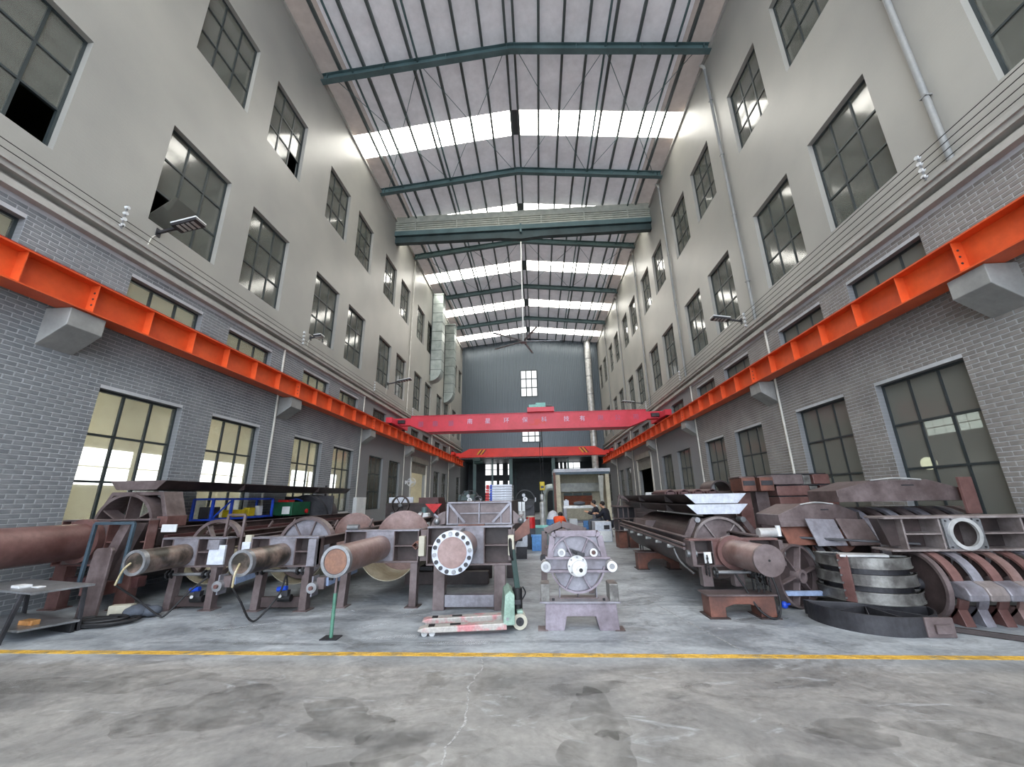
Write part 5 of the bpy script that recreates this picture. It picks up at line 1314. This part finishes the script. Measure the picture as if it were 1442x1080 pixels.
# ------------------------------------------------------------------ things on and behind the left machines
rk = thing('blue_rack', 'low bright blue steel rack standing on the rails of the large machine', 'rack', (-7.25,8.5,1.18))
for (x,y) in ((-.22,0),(.22,0),(-.22,2.0),(.22,2.0),(.22,.55)): MB().box(x-.025,x+.025,y-.025,y+.025,0,.46).obj('post', 'blue', rk)
for z in (.0,.43):
    for x in (-.22,.22): MB().box(x-.02,x+.02,0,2.0,z,z+.04).obj('rail', 'blue', rk)
    for y in (0,2.0): MB().box(-.22,.22,y-.02,y+.02,z,z+.04).obj('rail', 'blue', rk)
MB().bar((.22,.05,.05),(.22,.5,.4),.03,.03).obj('brace', 'blue', rk)
for i, (y,m_,d_,lab) in enumerate(((.95,'yellow',(.2,.5,.16),'long yellow case inside the blue rack'),(1.45,'yellow',(.16,.22,.2),'short yellow case inside the blue rack'),(1.8,'white',(.12,.14,.24),'white box at the end of the blue rack'),(.2,'steel_dark',(.24,.3,.24),'dark machine part inside the blue rack'))):
    o = MB().cbox((0,0,d_[2]/2),d_).obj('tool_case', m_, bevel=.01); tag(o, lab, 'case', None, (-7.25,8.5+y,1.225))
gu = thing('green_unit', 'green power unit with a white side panel near the dark drum', 'power unit', (-7.15,11.1,1.18))
MB().box(-.3,.3,0,.9,0,.36).obj('housing', 'green', gu, bevel=.01); MB().box(.02,.24,-.01,0,.04,.24).obj('side_panel', 'white', gu)
MB().box(-.2,.1,.1,.4,.36,.42).obj('red_block', 'red', gu); MB().cyl((.3,.7,.1),(.34,.7,.1),.06,n=14).obj('dial', 'red', gu); MB().tube([(-.2,.5,.38),(0,.6,.44),(.1,.8,.38)],.025,n=8).obj('blue_hose', 'blue', gu)
o = MB().box(0,.16,0,.95,.9,1.68).box(.16,.165,.03,.92,.93,1.65).obj('wall_cabinet', 'white', bevel=.006); tag(o, 'white metal cabinet on the left wall beside the yellow-backed window', 'cabinet', None, (XL+.01,17.15,0))
o = MB().box(-.03,.03,-.03,.03,0,2.1).obj('dark_post', 'steel_dark'); tag(o, 'thin dark steel post by the left wall', 'post', None, (-7.86,14.7,0))

def far_unit(label, loc, W, wheel_r, box_mat, rz=0, extra=None):
    t = thing('drum_machine', label, 'machine', loc, rz)
    for x in (-W/2+.08,W/2-.08):
        for y in (0,2.0): MB().box(x-.06,x+.06,y-.06,y+.06,0,.7).obj('leg', 'primer_dark', t)
    MB().box(-W/2,W/2,-.08,2.1,.7,.8).obj('bed', 'maroon', t); MB().box(-W/2,W/2,-.1,-.04,.8,1.36).obj('end_plate', 'primer_dark', t)
    wheel(t, -W*.2, -.16, 1.36, wheel_r, .05, 6, 'primer_dark', .07, .1)
    MB().box(-W/2,W/2,-.12,2.1,1.36,1.42).obj('top_flange', 'primer_dark', t) if extra != 'open' else None
    MB().prism([(W*.12,.9),(W/2+.1,.9),(W/2+.02,1.62),(W*.12,1.62)],'y',.1,1.2).obj('hopper', box_mat, t)
    for x in (-W*.35,-W*.05,W*.2): MB().cyl((x,-.16,1.05),(x,-.05,1.05),.07,n=12).obj('flange_cap', 'steel', t)
    return t
far_unit('maroon drum machine with a spoked wheel before the yellow-backed window', (-4.75,15.2,0), 1.9, .34, 'maroon')
o = MB().box(-.5,.5,-.04,.04,0,.22).obj('sign_board', 'panel_white'); tag(o, 'long white board lying on the maroon drum machine', 'board', None, (-5.6,16.5,1.43))
gm = thing('green_machine', 'dark teal-green pump unit on the floor beyond the maroon machine', 'pump', (-2.95,16.8,0))
MB().box(-.45,.45,-.3,.5,0,1.3).obj('base', 'dark_green', gm); MB().cyl((-.3,-.1,1.5),(.35,-.1,1.5),.22,n=20).obj('motor', 'teal_dark', gm); MB().box(-.1,.1,-.2,.1,1.7,1.86).obj('terminal_box', 'teal_dark', gm); MB().prism([(.35,1.2),(1.2,.9),(1.2,1.0),(.35,1.4)],'y',-.05,.05).obj('chute', 'dark_green', gm)
rt = thing('red_bracket', 'bright red triangular bracket behind the two brown discs', 'bracket', (-3.1,12.0,0))
MB().prism([(-.25,1.42),(.25,1.42),(.02,1.16)],'y',0,.05).obj('plate', 'red', rt); MB().box(-.04,.06,.05,.12,0,1.4).obj('stand', 'steel_dark', rt)
jb = thing('white_jug', 'white jug with a teal cap standing near the brown disc', 'jug', (-3.45,12.3,0))
MB().box(-.16,.16,-.14,.14,.72,1.16).obj('body', 'white', jb, bevel=.03); MB().cyl((0,0,1.16),(0,0,1.32),.08,n=14).obj('cap', 'teal', jb); MB().box(-.14,.14,-.12,.12,0,.72).obj('stand', 'primer_dark', jb)

# white sheet stack with red and blue edges
for k in range(12):
    z = 1.02+k*.083
    t = thing('white_sheet', 'white plastic sheet with red and blue edge clips in the stack behind the braced hood', 'sheet', (-1.42,14.2,z), random.uniform(-.01,.01), 'panels of the white stack')
    MB().box(-.22,.50,0,.9,0,.072).obj('sheet', 'panel_white', t); MB().box(-.46+.008*k*.6,-.30,0.02,.5,.004,.07).obj('red_clip', 'red', t); MB().box(-.27,-.19,-.012,.4,.004,.07).obj('blue_clip', 'blue', t); MB().box(-.30,-.22,.0,.5,.01,.06).obj('core', 'white', t)
o = MB().box(-.55,.55,0,1.0,0,.06).box(-.5,-.42,.05,.95,.06,1.0).box(.42,.5,.05,.95,.06,1.0).box(-.55,.55,0,1.0,1.0-.04,1.02).obj('steel_trestle', 'primer_dark'); tag(o, 'dark steel trestle carrying the white panel stack', 'trestle', None, (-1.42,14.2,0))
for i, (x, lab) in enumerate(((-2.42,'black flywheel press left of the white panel stack'),(-.50,'black flywheel press right of the white panel stack'))):
    t = thing('flywheel_press', lab, 'machine', (x,14.6+i*.8,0))
    MB().box(-.33,.33,-.2,.8,0,1.45).obj('base', 'steel_dark', t); MB().box(-.32,.32,-.22,-.2,1.3,1.5).obj('face_plate', 'black', t)
    wheel(t, 0, -.26, 1.48, .36, .03, 4, 'black', .06, .06); MB().pipe((0,-.30,1.5),(0,-.22,1.5),.08,.05,n=18).obj('bearing_ring', 'steel_bright', t); MB().cyl((-.05,-.3,1.64),(-.05,-.2,1.64),.06,n=14).obj('port', 'steel', t)
    MB().box(.33,.40,-.1,.1,1.4,1.55).obj('bracket', 'steel', t)
for k in range(4):
    t = thing('white_channel', 'white upright channel standing in a row beside the braced hood', 'channel', (-.78+k*.105,12.2+k*.12,0), 0, 'row of white channels')
    MB().box(-.04,.04,-.03,.03,0,1.43).box(-.05,-.03,-.07,.03,0,1.43).obj('profile', 'white', t); MB().box(-.07,.06,-.08,.08,0,.02).obj('foot', 'steel', t)

# clutter along the middle aisle
def bin_(label, cat, loc, parts, name, rz=0, group=None):
    t = thing(name, label, cat, loc, rz, group)
    for nm, f_, mt in parts: f_(MB()).obj(nm, mt, t)
    return t
bin_('crimson barrel with a pale lid in the middle aisle', 'barrel', (-.28,13.4,.0), [('drum', lambda m: m.cyl((0,0,.62),(0,0,.95),.14,n=20), 'red'), ('lid', lambda m: m.cyl((0,0,.95),(0,0,.98),.14,n=20), 'cream'), ('stand', lambda m: m.box(-.14,.14,-.14,.14,0,.62), 'steel_dark')], 'oil_barrel')
bin_('light blue crate on the floor beyond the pallet truck', 'crate', (-.05,13.0,0), [('tub', lambda m: m.box(-.2,.2,-.15,.15,0,.42), 'blue_light'), ('rim', lambda m: m.box(-.22,.22,-.17,.17,.40,.45), 'blue_light')], 'plastic_crate')
bin_('teal toolbox on the floor behind the light blue crate', 'toolbox', (.05,14.6,0), [('box', lambda m: m.box(-.22,.22,-.16,.16,.0,.55), 'teal'), ('lid', lambda m: m.box(-.24,.24,-.18,.18,.55,.62), 'cyan')], 'tool_box')
bin_('white gearbox with fittings beside the crimson barrel', 'gearbox', (-.50,11.4,0), [('body', lambda m: m.box(-.16,.16,-.14,.14,.3,.98), 'panel_white'), ('motor', lambda m: m.cyl((0,0,.98),(0,0,1.2),.1,n=16), 'steel_bright'), ('stand', lambda m: m.box(-.14,.14,-.12,.12,0,.3), 'steel_dark')], 'gear_motor')
bin_('blue and white sack pile leaning by the silver post', 'sack', (.62,19.0,0), [('sack', lambda m: m.sphere((0,0,.5),.3,12,8,1.6), 'panel_white'), ('blue_band', lambda m: m.cyl((0,0,.35),(0,0,.6),.315,n=16), 'blue_light')], 'cement_sack')
bin_('silver gas cylinder standing in the aisle under the yellow hook', 'gas cylinder', (.16,20.2,0), [('tank', lambda m: m.cyl((0,0,.02),(0,0,1.25),.13,n=18).sphere((0,0,1.25),.13,14,8), 'steel_bright'), ('neck', lambda m: m.cyl((0,0,1.36),(0,0,1.62),.04,n=10), 'steel'), ('valve_guard', lambda m: m.pipe((0,0,1.45),(0,0,1.7),.09,.075,n=16), 'steel_bright')], 'gas_cylinder')
for i, (x,y,m_,s_,lab) in enumerate(((.85,18.2,'cream',.22,'cream bucket on the floor beside the kneeling worker'),(-.6,19.5,'maroon',.35,'maroon crate in the aisle near the far columns'),(-.15,20.6,'steel_dark',.4,'dark steel bin in the aisle near the far columns'),(.4,15.2,'steel',.2,'grey bucket on the floor of the aisle'),(-.45,16.5,'white',.28,'white carton in the aisle'),(.95,22.5,'yellow',.16,'yellow jerrycan by the booth corner'))):
    o = thing('aisle_container', lab, 'container', (x,y,0)); MB().prism([(-s_*.45,0),(s_*.45,0),(s_*.5,s_*1.2),(-s_*.5,s_*1.2)],'y',-s_*.45,s_*.45).obj('body', m_, o, bevel=.01); MB().box(-s_*.54,s_*.54,-s_*.5,s_*.5,s_*1.2,s_*1.28).obj('rim', m_, o)

# ------------------------------------------------------------------ paint booth
B_ = thing('paint_booth', 'open cream paint booth with a blue roof band and brown filters', 'booth', (2.9,27.0,0))
MB().box(-1.85,1.85,0,3.2,3.12,3.35).obj('roof', 'panel_white', B_); MB().box(-1.8,1.8,-.02,.0,2.98,3.14).obj('roof_band', 'frame_blue', B_)
MB().box(-1.75,-1.45,0,3.0,0,3.0).obj('side_wall', 'booth', B_); MB().box(1.5,1.75,0,3.0,0,3.0).obj('side_wall', 'booth', B_); MB().box(-1.45,1.5,2.9,3.0,0,3.12).obj('rear_wall', 'booth', B_)
MB().box(-1.9,-1.75,-.1,.1,0,3.1).obj('red_post', 'rust_red', B_); MB().box(-1.45,1.5,2.4,2.88,1.9,2.5).obj('film_curtain', 'film', B_)
for k in range(3): MB().box(-1.1+k*.68,-.48+k*.68,2.6,2.66,1.64,1.82).obj('vent_panel', 'dark_green', B_)
for k in range(3): MB().box(-1.1,.9,2.6,2.7,1.0+k*.21,1.2+k*.21).obj('filter_bank', 'filter_brown', B_)
MB().prism([(1.05,2.9),(1.4,2.9),(1.3,1.5),(1.4,.8),(1.1,1.2)],'y',.05,.09).obj('plastic_curtain', 'film', B_)
tag(MB().tube([(0,0,2.2),(-.35,.0,2.15),(-.55,.1,1.85),(-.6,.3,1.2),(-.6,.4,.0)],.22,n=14).obj('air_hose', 'galv'), 'fat grey flexible duct beside the red booth post', 'duct', None, (.95,27.6,0))
wt = thing('work_table', 'steel work table in front of the paint booth', 'table', (1.98,20.6,0))
MB().box(-.80,.85,-.5,.6,1.02,1.14).obj('table_top', 'steel_bright', wt)
for x in (-.72,.76):
    for y in (-.42,.5): MB().box(x-.07,x+.07,y-.07,y+.07,0,1.02).obj('leg', 'lavender', wt)
MB().box(-.72,.76,.46,.54,.3,.38).obj('stretcher', 'lavender', wt)
o = MB().sphere((0,0,.05),.3,12,6,.35).obj('cloth_bundle', 'grey_cloth'); tag(o, 'crumpled grey cloth on the steel work table', 'cloth', None, (2.0,20.6,1.19))
o = MB().box(-.12,.12,-.1,.1,0,.25).cyl((0,0,.25),(0,0,.3),.05).obj('paint_can', 'panel_white', bevel=.01); tag(o, 'white can standing on the end of the steel work table', 'can', None, (1.35,20.6,1.14))
for i, (x,y,m_,d_,lab) in enumerate(((1.7,21.2,'white',(.4,.3,.5),'white carton under the steel work table'),(2.35,21.1,'blue_light',(.35,.3,.4),'blue carton under the steel work table'),(1.95,15.2,'primer',(.22,.22,.4),'small brown bench vice on the floor before the work table'))):
    o = MB().cbox((0,0,d_[2]/2),d_).obj('floor_carton', m_, bevel=.015); tag(o, lab, 'carton', None, (x,y,0))
cb = thing('control_cabinet', 'white control cabinet with a dark display standing in the right aisle', 'cabinet', (2.25,15.4,0), .12)
MB().box(-.30,.30,-.2,.25,0,.68).obj('body', 'panel_white', cb, bevel=.01); MB().box(.02,.22,-.21,-.2,.42,.56).obj('display', 'steel_dark', cb); MB().box(-.27,.27,-.206,-.2,.03,.36).obj('door', 'white', cb)
o = MB().cyl((0,-.2,.14),(0,.2,.14),.14,n=20).obj('paper_roll', 'white'); tag(o, 'white roll standing beside the control cabinet', 'roll', None, (1.75,15.9,0))
st = thing('frame_stack', 'stack of dark slotted steel frames on rust-brown blocks', 'stack', (2.75,13.6,0), .1)
for x in (-.18,.16): MB().box(x-.13,x+.13,-.2,.2,0,.48).obj('support_block', 'rust_red', st)
for k in range(2):
    z = .50+k*.36; MB().box(-.34,.34,-.28,.28,z,z+.03).obj('tier_flange', 'primer', st); MB().box(-.30,.30,-.2,.26,z+.03,z+.34).obj('tier_core', 'steel_dark', st)
    for x in (-.28,-.12,.04,.26): MB().box(x-.02,x+.02,-.25,-.2,z+.03,z+.34).obj('tier_bar', 'primer', st)
MB().box(-.36,.36,-.3,.3,1.22,1.25).obj('top_flange', 'primer', st); MB().arc((-.1,1.25), .22, .32, 0, 100, 'y', -.2, .2, n=14).obj('curved_fin', 'primer', st); MB().bar((-.25,-.1,1.25),(-.15,-.1,1.6),.05,.04).obj('fin_strut', 'primer', st)
for k in range(3):
    o = MB().box(-.5,.5,-.3,.3,0,.13).obj('slab_block', 'primer' if k else 'primer_dark'); tag(o, ('bottom','middle','top')[k]+' grey slab stacked behind the dark slotted frames', 'slab', 'slabs behind the slotted frames', (3.6,15.2,1.0+k*.14), .05*k)
o = MB().box(-.55,.55,-.35,.35,0,1.0).obj('slab_pedestal', 'primer_dark', bevel=.01); tag(o, 'brown pedestal carrying the grey slabs', 'pedestal', None, (3.6,15.2,0))
o = thing('tool_stool', 'thin black steel stool beside the slotted frames', 'stool', (2.85,11.6,0)); MB().box(-.16,.16,-.14,.14,.40,.42).obj('seat', 'steel_dark', o)
for (x,y) in ((-.14,-.12),(.14,-.12),(-.14,.12),(.14,.12)): MB().box(x-.012,x+.012,y-.012,y+.012,0,.4).obj('leg', 'black', o)
o = MB().box(-.2,.2,0,.03,0,.5).obj('white_sign', 'white'); tag(o, 'white board leaning above the trays by the right doorway', 'board', None, (5.2,19.6,1.2)); o2 = MB().box(-.25,.25,0,.3,0,1.2).obj('sign_crate', 'primer_dark'); tag(o2, 'brown crate under the white board by the right wall', 'crate', None, (5.2,19.6,0))

# ------------------------------------------------------------------ people at work
def skin_mesh(name, verts, edges, rad, mat, parent, root=0, sub=1):
    me = bpy.data.meshes.new(name); me.from_pydata(verts, edges, []); o = bpy.data.objects.new(name, me); COL.objects.link(o)
    sk = o.modifiers.new('skin', 'SKIN'); sk.use_smooth_shade = True
    for i, v in enumerate(me.skin_vertices[0].data):
        r = rad[i]; v.radius = r if isinstance(r, tuple) else (r, r); v.use_root = (i == root)
    sb = o.modifiers.new('subdivision', 'SUBSURF'); sb.levels = sub; sb.render_levels = sub
    dg = bpy.context.evaluated_depsgraph_get(); m2 = bpy.data.meshes.new_from_object(o.evaluated_get(dg)); bpy.data.objects.remove(o)
    m2.name = name; m2.materials.clear(); m2.materials.append(MAT[mat])
    q = bpy.data.objects.new(name, m2); COL.objects.link(q); q.parent = parent
    return q
def person(label, loc, rz, J, shirt, pants, hairmat='hair', capmat=None):
    """J: joints facing local +Y: pelvis, chest, neck, head, and left/right arm and leg chains"""
    t = thing('person', label, 'person', loc, rz)
    V, E_, R = [], [], []
    def ch(pts, rs, start=None):
        last = start
        for p, r in zip(pts, rs):
            V.append(tuple(p)); R.append(r); i = len(V)-1
            if last is not None: E_.append((last, i))
            last = i
        return last
    pel = ch([J['pelvis']], [.13]); ch_ = ch([J['chest']], [(.13,.085)], pel); nk = ch([J['neck']], [.048], ch_); hdv = Vector(J['head'])
    ch([hdv-Vector((0,0,.05)), hdv+Vector((0,.01,.06))], [.082,.085], nk)
    ends = []
    for s_ in ('L','R'):
        e = ch(J['arm'+s_], [.06,.045,.032], ch_); ends.append(e)
        h = Vector(J['arm'+s_][-1]); d = (h-Vector(J['arm'+s_][-2])).normalized(); sd = d.cross(Vector((0,0,1))).normalized()
        pm = ch([h+d*.06], [.03], e)
        for k, ln in enumerate((.065,.08,.085,.075)):
            o_ = sd*(.022*(k-1.5)); ch([h+d*.09+o_, h+d*(.09+ln*.6)+o_-Vector((0,0,.01)), h+d*(.09+ln)+o_-Vector((0,0,.03))], [.010,.009,.008], pm)
        ch([h+d*.05-sd*.045, h+d*.09-sd*.055], [.011,.010], pm)
        ch(J['leg'+s_], [.085,.06,.04], pel)
    body = skin_mesh('body', V, E_, R, 'skin', t)
    # clothing follows the same joints
    V2 = [J['pelvis'], ((Vector(J['pelvis'])+Vector(J['chest']))/2)[:], J['chest'], ((Vector(J['chest'])*.12+Vector(J['neck'])*.88))[:]]; E2 = [(0,1),(1,2),(2,3)]; R2 = [(.17,.14),(.175,.135),(.205,.15),(.085,.08)]
    for s_ in ('L','R'):
        a = J['arm'+s_]; i = len(V2); w = (Vector(a[1])*.15+Vector(a[2])*.85)[:]; V2 += [a[0],a[1],w]; E2 += [(2,i),(i,i+1),(i+1,i+2)]; R2 += [.08,.06,.048]
    skin_mesh('shirt', [tuple(v) for v in V2], E2, R2, shirt, body)
    V3 = [J['pelvis']]; E3 = []; R3 = [(.165,.14)]
    for s_ in ('L','R'):
        a = J['leg'+s_]; i = len(V3); V3 += [a[0],a[1],a[2]]; E3 += [(0,i),(i,i+1),(i+1,i+2)]; R3 += [.11,.08,.06]
    skin_mesh('trousers', [tuple(v) for v in V3], E3, R3, pants, body)
    for s_ in ('L','R'):
        f = Vector(J['leg'+s_][2]); MB().box(f.x-.05,f.x+.05,f.y-.07,f.y+.19,f.z-.06,f.z+.03).obj('shoe', 'black', body, bevel=.02)
    h = hdv
    MB().sphere((h.x,h.y-.015,h.z+.05),.105,14,9,1.0).obj('hair' if not capmat else 'cap', capmat or hairmat, body)
    MB().sphere((h.x,h.y+.03,h.z-.0),.085,12,8,1.25).obj('face', 'skin', body)
    MB().prism([(0,-.02),(.03,-.02),(0,.03)],'x',-.012,.012).obj('nose', 'skin', body).location = (h.x,h.y+.105,h.z)
    for sx in (-1,1): MB().sphere((h.x+sx*.033,h.y+.105,h.z+.03),.01,6,4).obj('eye', 'hair', body); MB().sphere((h.x+sx*.088,h.y+.0,h.z+.0),.02,6,5,1.4).obj('ear', 'skin', body)
    MB().box(h.x-.025,h.x+.025,h.y+.104,h.y+.112,h.z-.055,h.z-.045).obj('mouth', 'maroon', body)
    return t
sit = dict(pelvis=(0,0,.50), chest=(0,.14,.92), neck=(0,.19,1.08), head=(0,.24,1.20), armL=[(-.2,.14,.98),(-.24,.32,.76),(-.14,.52,.84)], armR=[(.2,.14,.98),(.24,.34,.78),(.12,.54,.86)],
           legL=[(-.1,.02,.48),(-.14,.44,.50),(-.14,.42,.08)], legR=[(.1,.02,.48),(.16,.42,.50),(.18,.34,.08)])
kneel = dict(pelvis=(0,0,.40), chest=(0,.30,.66), neck=(0,.42,.76), head=(0,.50,.80), armL=[(-.2,.30,.70),(-.22,.48,.48),(-.12,.66,.36)], armR=[(.2,.30,.70),(.22,.5,.48),(.10,.68,.34)],
           legL=[(-.1,.02,.38),(-.13,.34,.42),(-.13,.16,.08)], legR=[(.1,.02,.38),(.13,.30,.10),(.13,-.12,.08)])
person('worker in a navy jacket seated on a stool facing the work table', (2.78,17.0,.02), math.radians(55), sit, 'navy_cloth', 'navy_cloth')
person('worker in a dark cap seated behind the one in the navy jacket', (2.62,18.3,.06), math.radians(75), sit, 'navy_cloth', 'grey_cloth', capmat='black')
person('worker in an orange vest crouching by the aisle clutter', (.72,17.2,.0), math.radians(-20), kneel, 'orange_cloth', 'navy_cloth', capmat='hair')
for (x,y,lab) in ((2.78,17.0,'low black stool under the worker in the navy jacket'),(2.62,18.3,'low black stool under the worker in the dark cap')):
    s_ = thing('work_stool', lab, 'stool', (x,y,0)); MB().cyl((0,0,.34),(0,0,.375),.17,n=18).obj('seat', 'black', s_)
    for k in range(4): a = PI/4+k*PI/2; MB().cyl((.1*math.cos(a),.1*math.sin(a),.34),(.15*math.cos(a),.15*math.sin(a),0),.014,n=8).obj('leg', 'steel', s_)

# cartons behind the upper windows
for i, (x,y,z,d_) in enumerate(((XR+.56,6.75,6.40,(.5,.5,1.1)),(XR+.56,7.35,6.40,(.5,.55,1.35)),(XR+.56,7.9,6.40,(.5,.45,1.0)),(XR+.56,7.35,7.76,(.45,.45,.35)),(XR+.56,6.75,7.51,(.4,.45,.55)),(XR+.56,7.9,7.41,(.4,.42,.3)))):
    o = thing('cardboard_box', ('wide','tall','short','flat','upright','small')[i]+' cardboard box stacked behind the second-storey window over the orange girder', 'box', (x,y,z)); MB().cbox((0,0,d_[2]/2),d_).obj('carton', 'cardboard', o); MB().box(-d_[0]/2-.003,d_[0]/2+.003,-.03,.03,d_[2]*.6,d_[2]+.002).obj('tape', 'cream', o)
for k in range(3):
    o = thing('roller_blind', 'tan roller blind drawn down behind a top-storey window of the left wall', 'blind', (XL-.235,6.5+k*.57,12.15), 0, 'tan blinds of the left wall'); MB().box(-.01,.01,0,.53,.1,2.1).obj('cloth', 'cardboard', o); MB().cyl((0,0,2.12),(0,.53,2.12),.03,n=8).obj('roller', 'cream', o)

# ------------------------------------------------------------------ stains and chalk on the floor, small wall fixtures
AUTO_BEVEL = False
m, nt, b = newmat('oil_stain'); nt.nodes.remove(b)
tc = N(nt, 'ShaderNodeTexCoord'); no = N(nt, 'ShaderNodeTexNoise'); no.inputs['Scale'].default_value = 5.0; no.inputs['Detail'].default_value = 8
cr = N(nt, 'ShaderNodeValToRGB'); cr.color_ramp.elements[0].position = 0.32; cr.color_ramp.elements[1].position = 0.75
cr.color_ramp.elements[0].color = (0,0,0,1); cr.color_ramp.elements[1].color = (0.33,0.33,0.33,1)
tr = N(nt, 'ShaderNodeBsdfTransparent'); df = N(nt, 'ShaderNodeBsdfDiffuse'); df.inputs[0].default_value = S(72,71,68)
mx = N(nt, 'ShaderNodeMixShader'); nt.links.new(tc.outputs['Object'], no.inputs['Vector']); nt.links.new(no.outputs['Fac'], cr.inputs['Fac']); nt.links.new(cr.outputs['Color'], mx.inputs[0])
nt.links.new(tr.outputs[0], mx.inputs[1]); nt.links.new(df.outputs[0], mx.inputs[2]); nt.links.new(mx.outputs[0], nt.nodes['Material Output'].inputs[0])
MAT['oil_stain'] = m
m2 = m.copy(); m2.name = 'chalk'; MAT['chalk'] = m2
for n_ in m2.node_tree.nodes:
    if n_.type == 'BSDF_DIFFUSE': n_.inputs[0].default_value = S(226,228,230)
    if n_.type == 'TEX_NOISE': n_.inputs['Scale'].default_value = 14
random.seed(21)
def blob(cx, cy, rx, ry, rot, mat, name, z=.002, n=40):
    ph = [random.uniform(0,6.28) for _ in range(4)]; vs = []
    for i in range(n):
        a = 2*PI*i/n; r = 1+.22*math.sin(2*a+ph[0])+.16*math.sin(3*a+ph[1])+.10*math.sin(5*a+ph[2])+.07*math.sin(9*a+ph[3])
        x, y = rx*r*math.cos(a), ry*r*math.sin(a); vs.append((cx+x*math.cos(rot)-y*math.sin(rot), cy+x*math.sin(rot)+y*math.cos(rot), z))
    mb = MB(); mb.add(vs+[(cx,cy,z)], [(i,(i+1)%n,n) for i in range(n)]); return mb.obj(name, mat, fl, fix=False)
for k, (x,y,rx,ry,r) in enumerate(((.38,3.55,.16,.42,.25),(.34,3.05,.2,.3,.1),(2.2,4.07,.22,.07,.1),(2.85,3.2,.55,.16,-.35),(.36,3.95,.26,.14,.2),(-2.6,3.5,.6,.3,.2),(-1.5,3.4,.4,.25,-.3),(-4.0,3.95,.8,.25,.1),(1.2,5.7,.4,.1,.1),(1.1,3.9,.25,.1,.3),(-1.0,3.15,.35,.2,.4),(2.05,3.35,.3,.15,0),(2.85,5.95,.3,.08,.1),(1.4,6.8,.6,.15,.4),(-3.9,5.5,.5,.12,.1),(-1.2,2.75,.4,.2,.2),(1.6,2.8,.5,.2,-.2),(-.2,5.05,1.3,.05,.03),(-3.0,4.95,1.6,.05,-.02))):
    blob(x, y, rx, ry, r, 'oil_stain', 'oil_stain', .0015+.0001*k)
for k, (x,y,rx,ry,r) in enumerate(((-2.85,6.28,.22,.03,.3),(-2.9,6.12,.3,.025,.05),(-1.95,6.2,.16,.03,.6),(-1.7,6.1,.2,.025,.4),(-4.7,6.1,.22,.03,.4),(-4.4,6.0,.2,.025,.1),(-3.35,5.95,.2,.025,.5),(-3.9,5.55,.3,.05,.5),(-2.2,5.6,.2,.04,.6),(-1.6,5.2,.5,.05,.15),(-.9,5.0,.4,.05,.1),(1.9,6.9,.2,.03,.1))):
    blob(x, y, rx, ry, r, 'chalk', 'chalk_mark', .0040+.0001*k)
for y, z in ((23.9,2.55),):
    t = thing('wall_fan', 'small white fan fixed to the left wall beside the roller doorway', 'fan', (XL,y,z))
    MB().box(0,.06,-.06,.06,-.1,.1).obj('wall_plate', 'white', t); MB().bar((.05,0,0),(.35,0,.05),.05,.05).obj('arm', 'white', t); MB().pipe((.38,-.12,.0),(.38,.02,.0),.25,.23,n=20).cyl((.38,-.1,0),(.38,.0,0),.07,n=12).obj('guard', 'white', t)
    for k in range(3): a = 2*PI*k/3; MB().bar((.38,-.05,0),(.38+.2*math.cos(a),-.05,.2*math.sin(a)),.02,.1,up=(-math.sin(a),0,math.cos(a))).obj('blade', 'white', t)
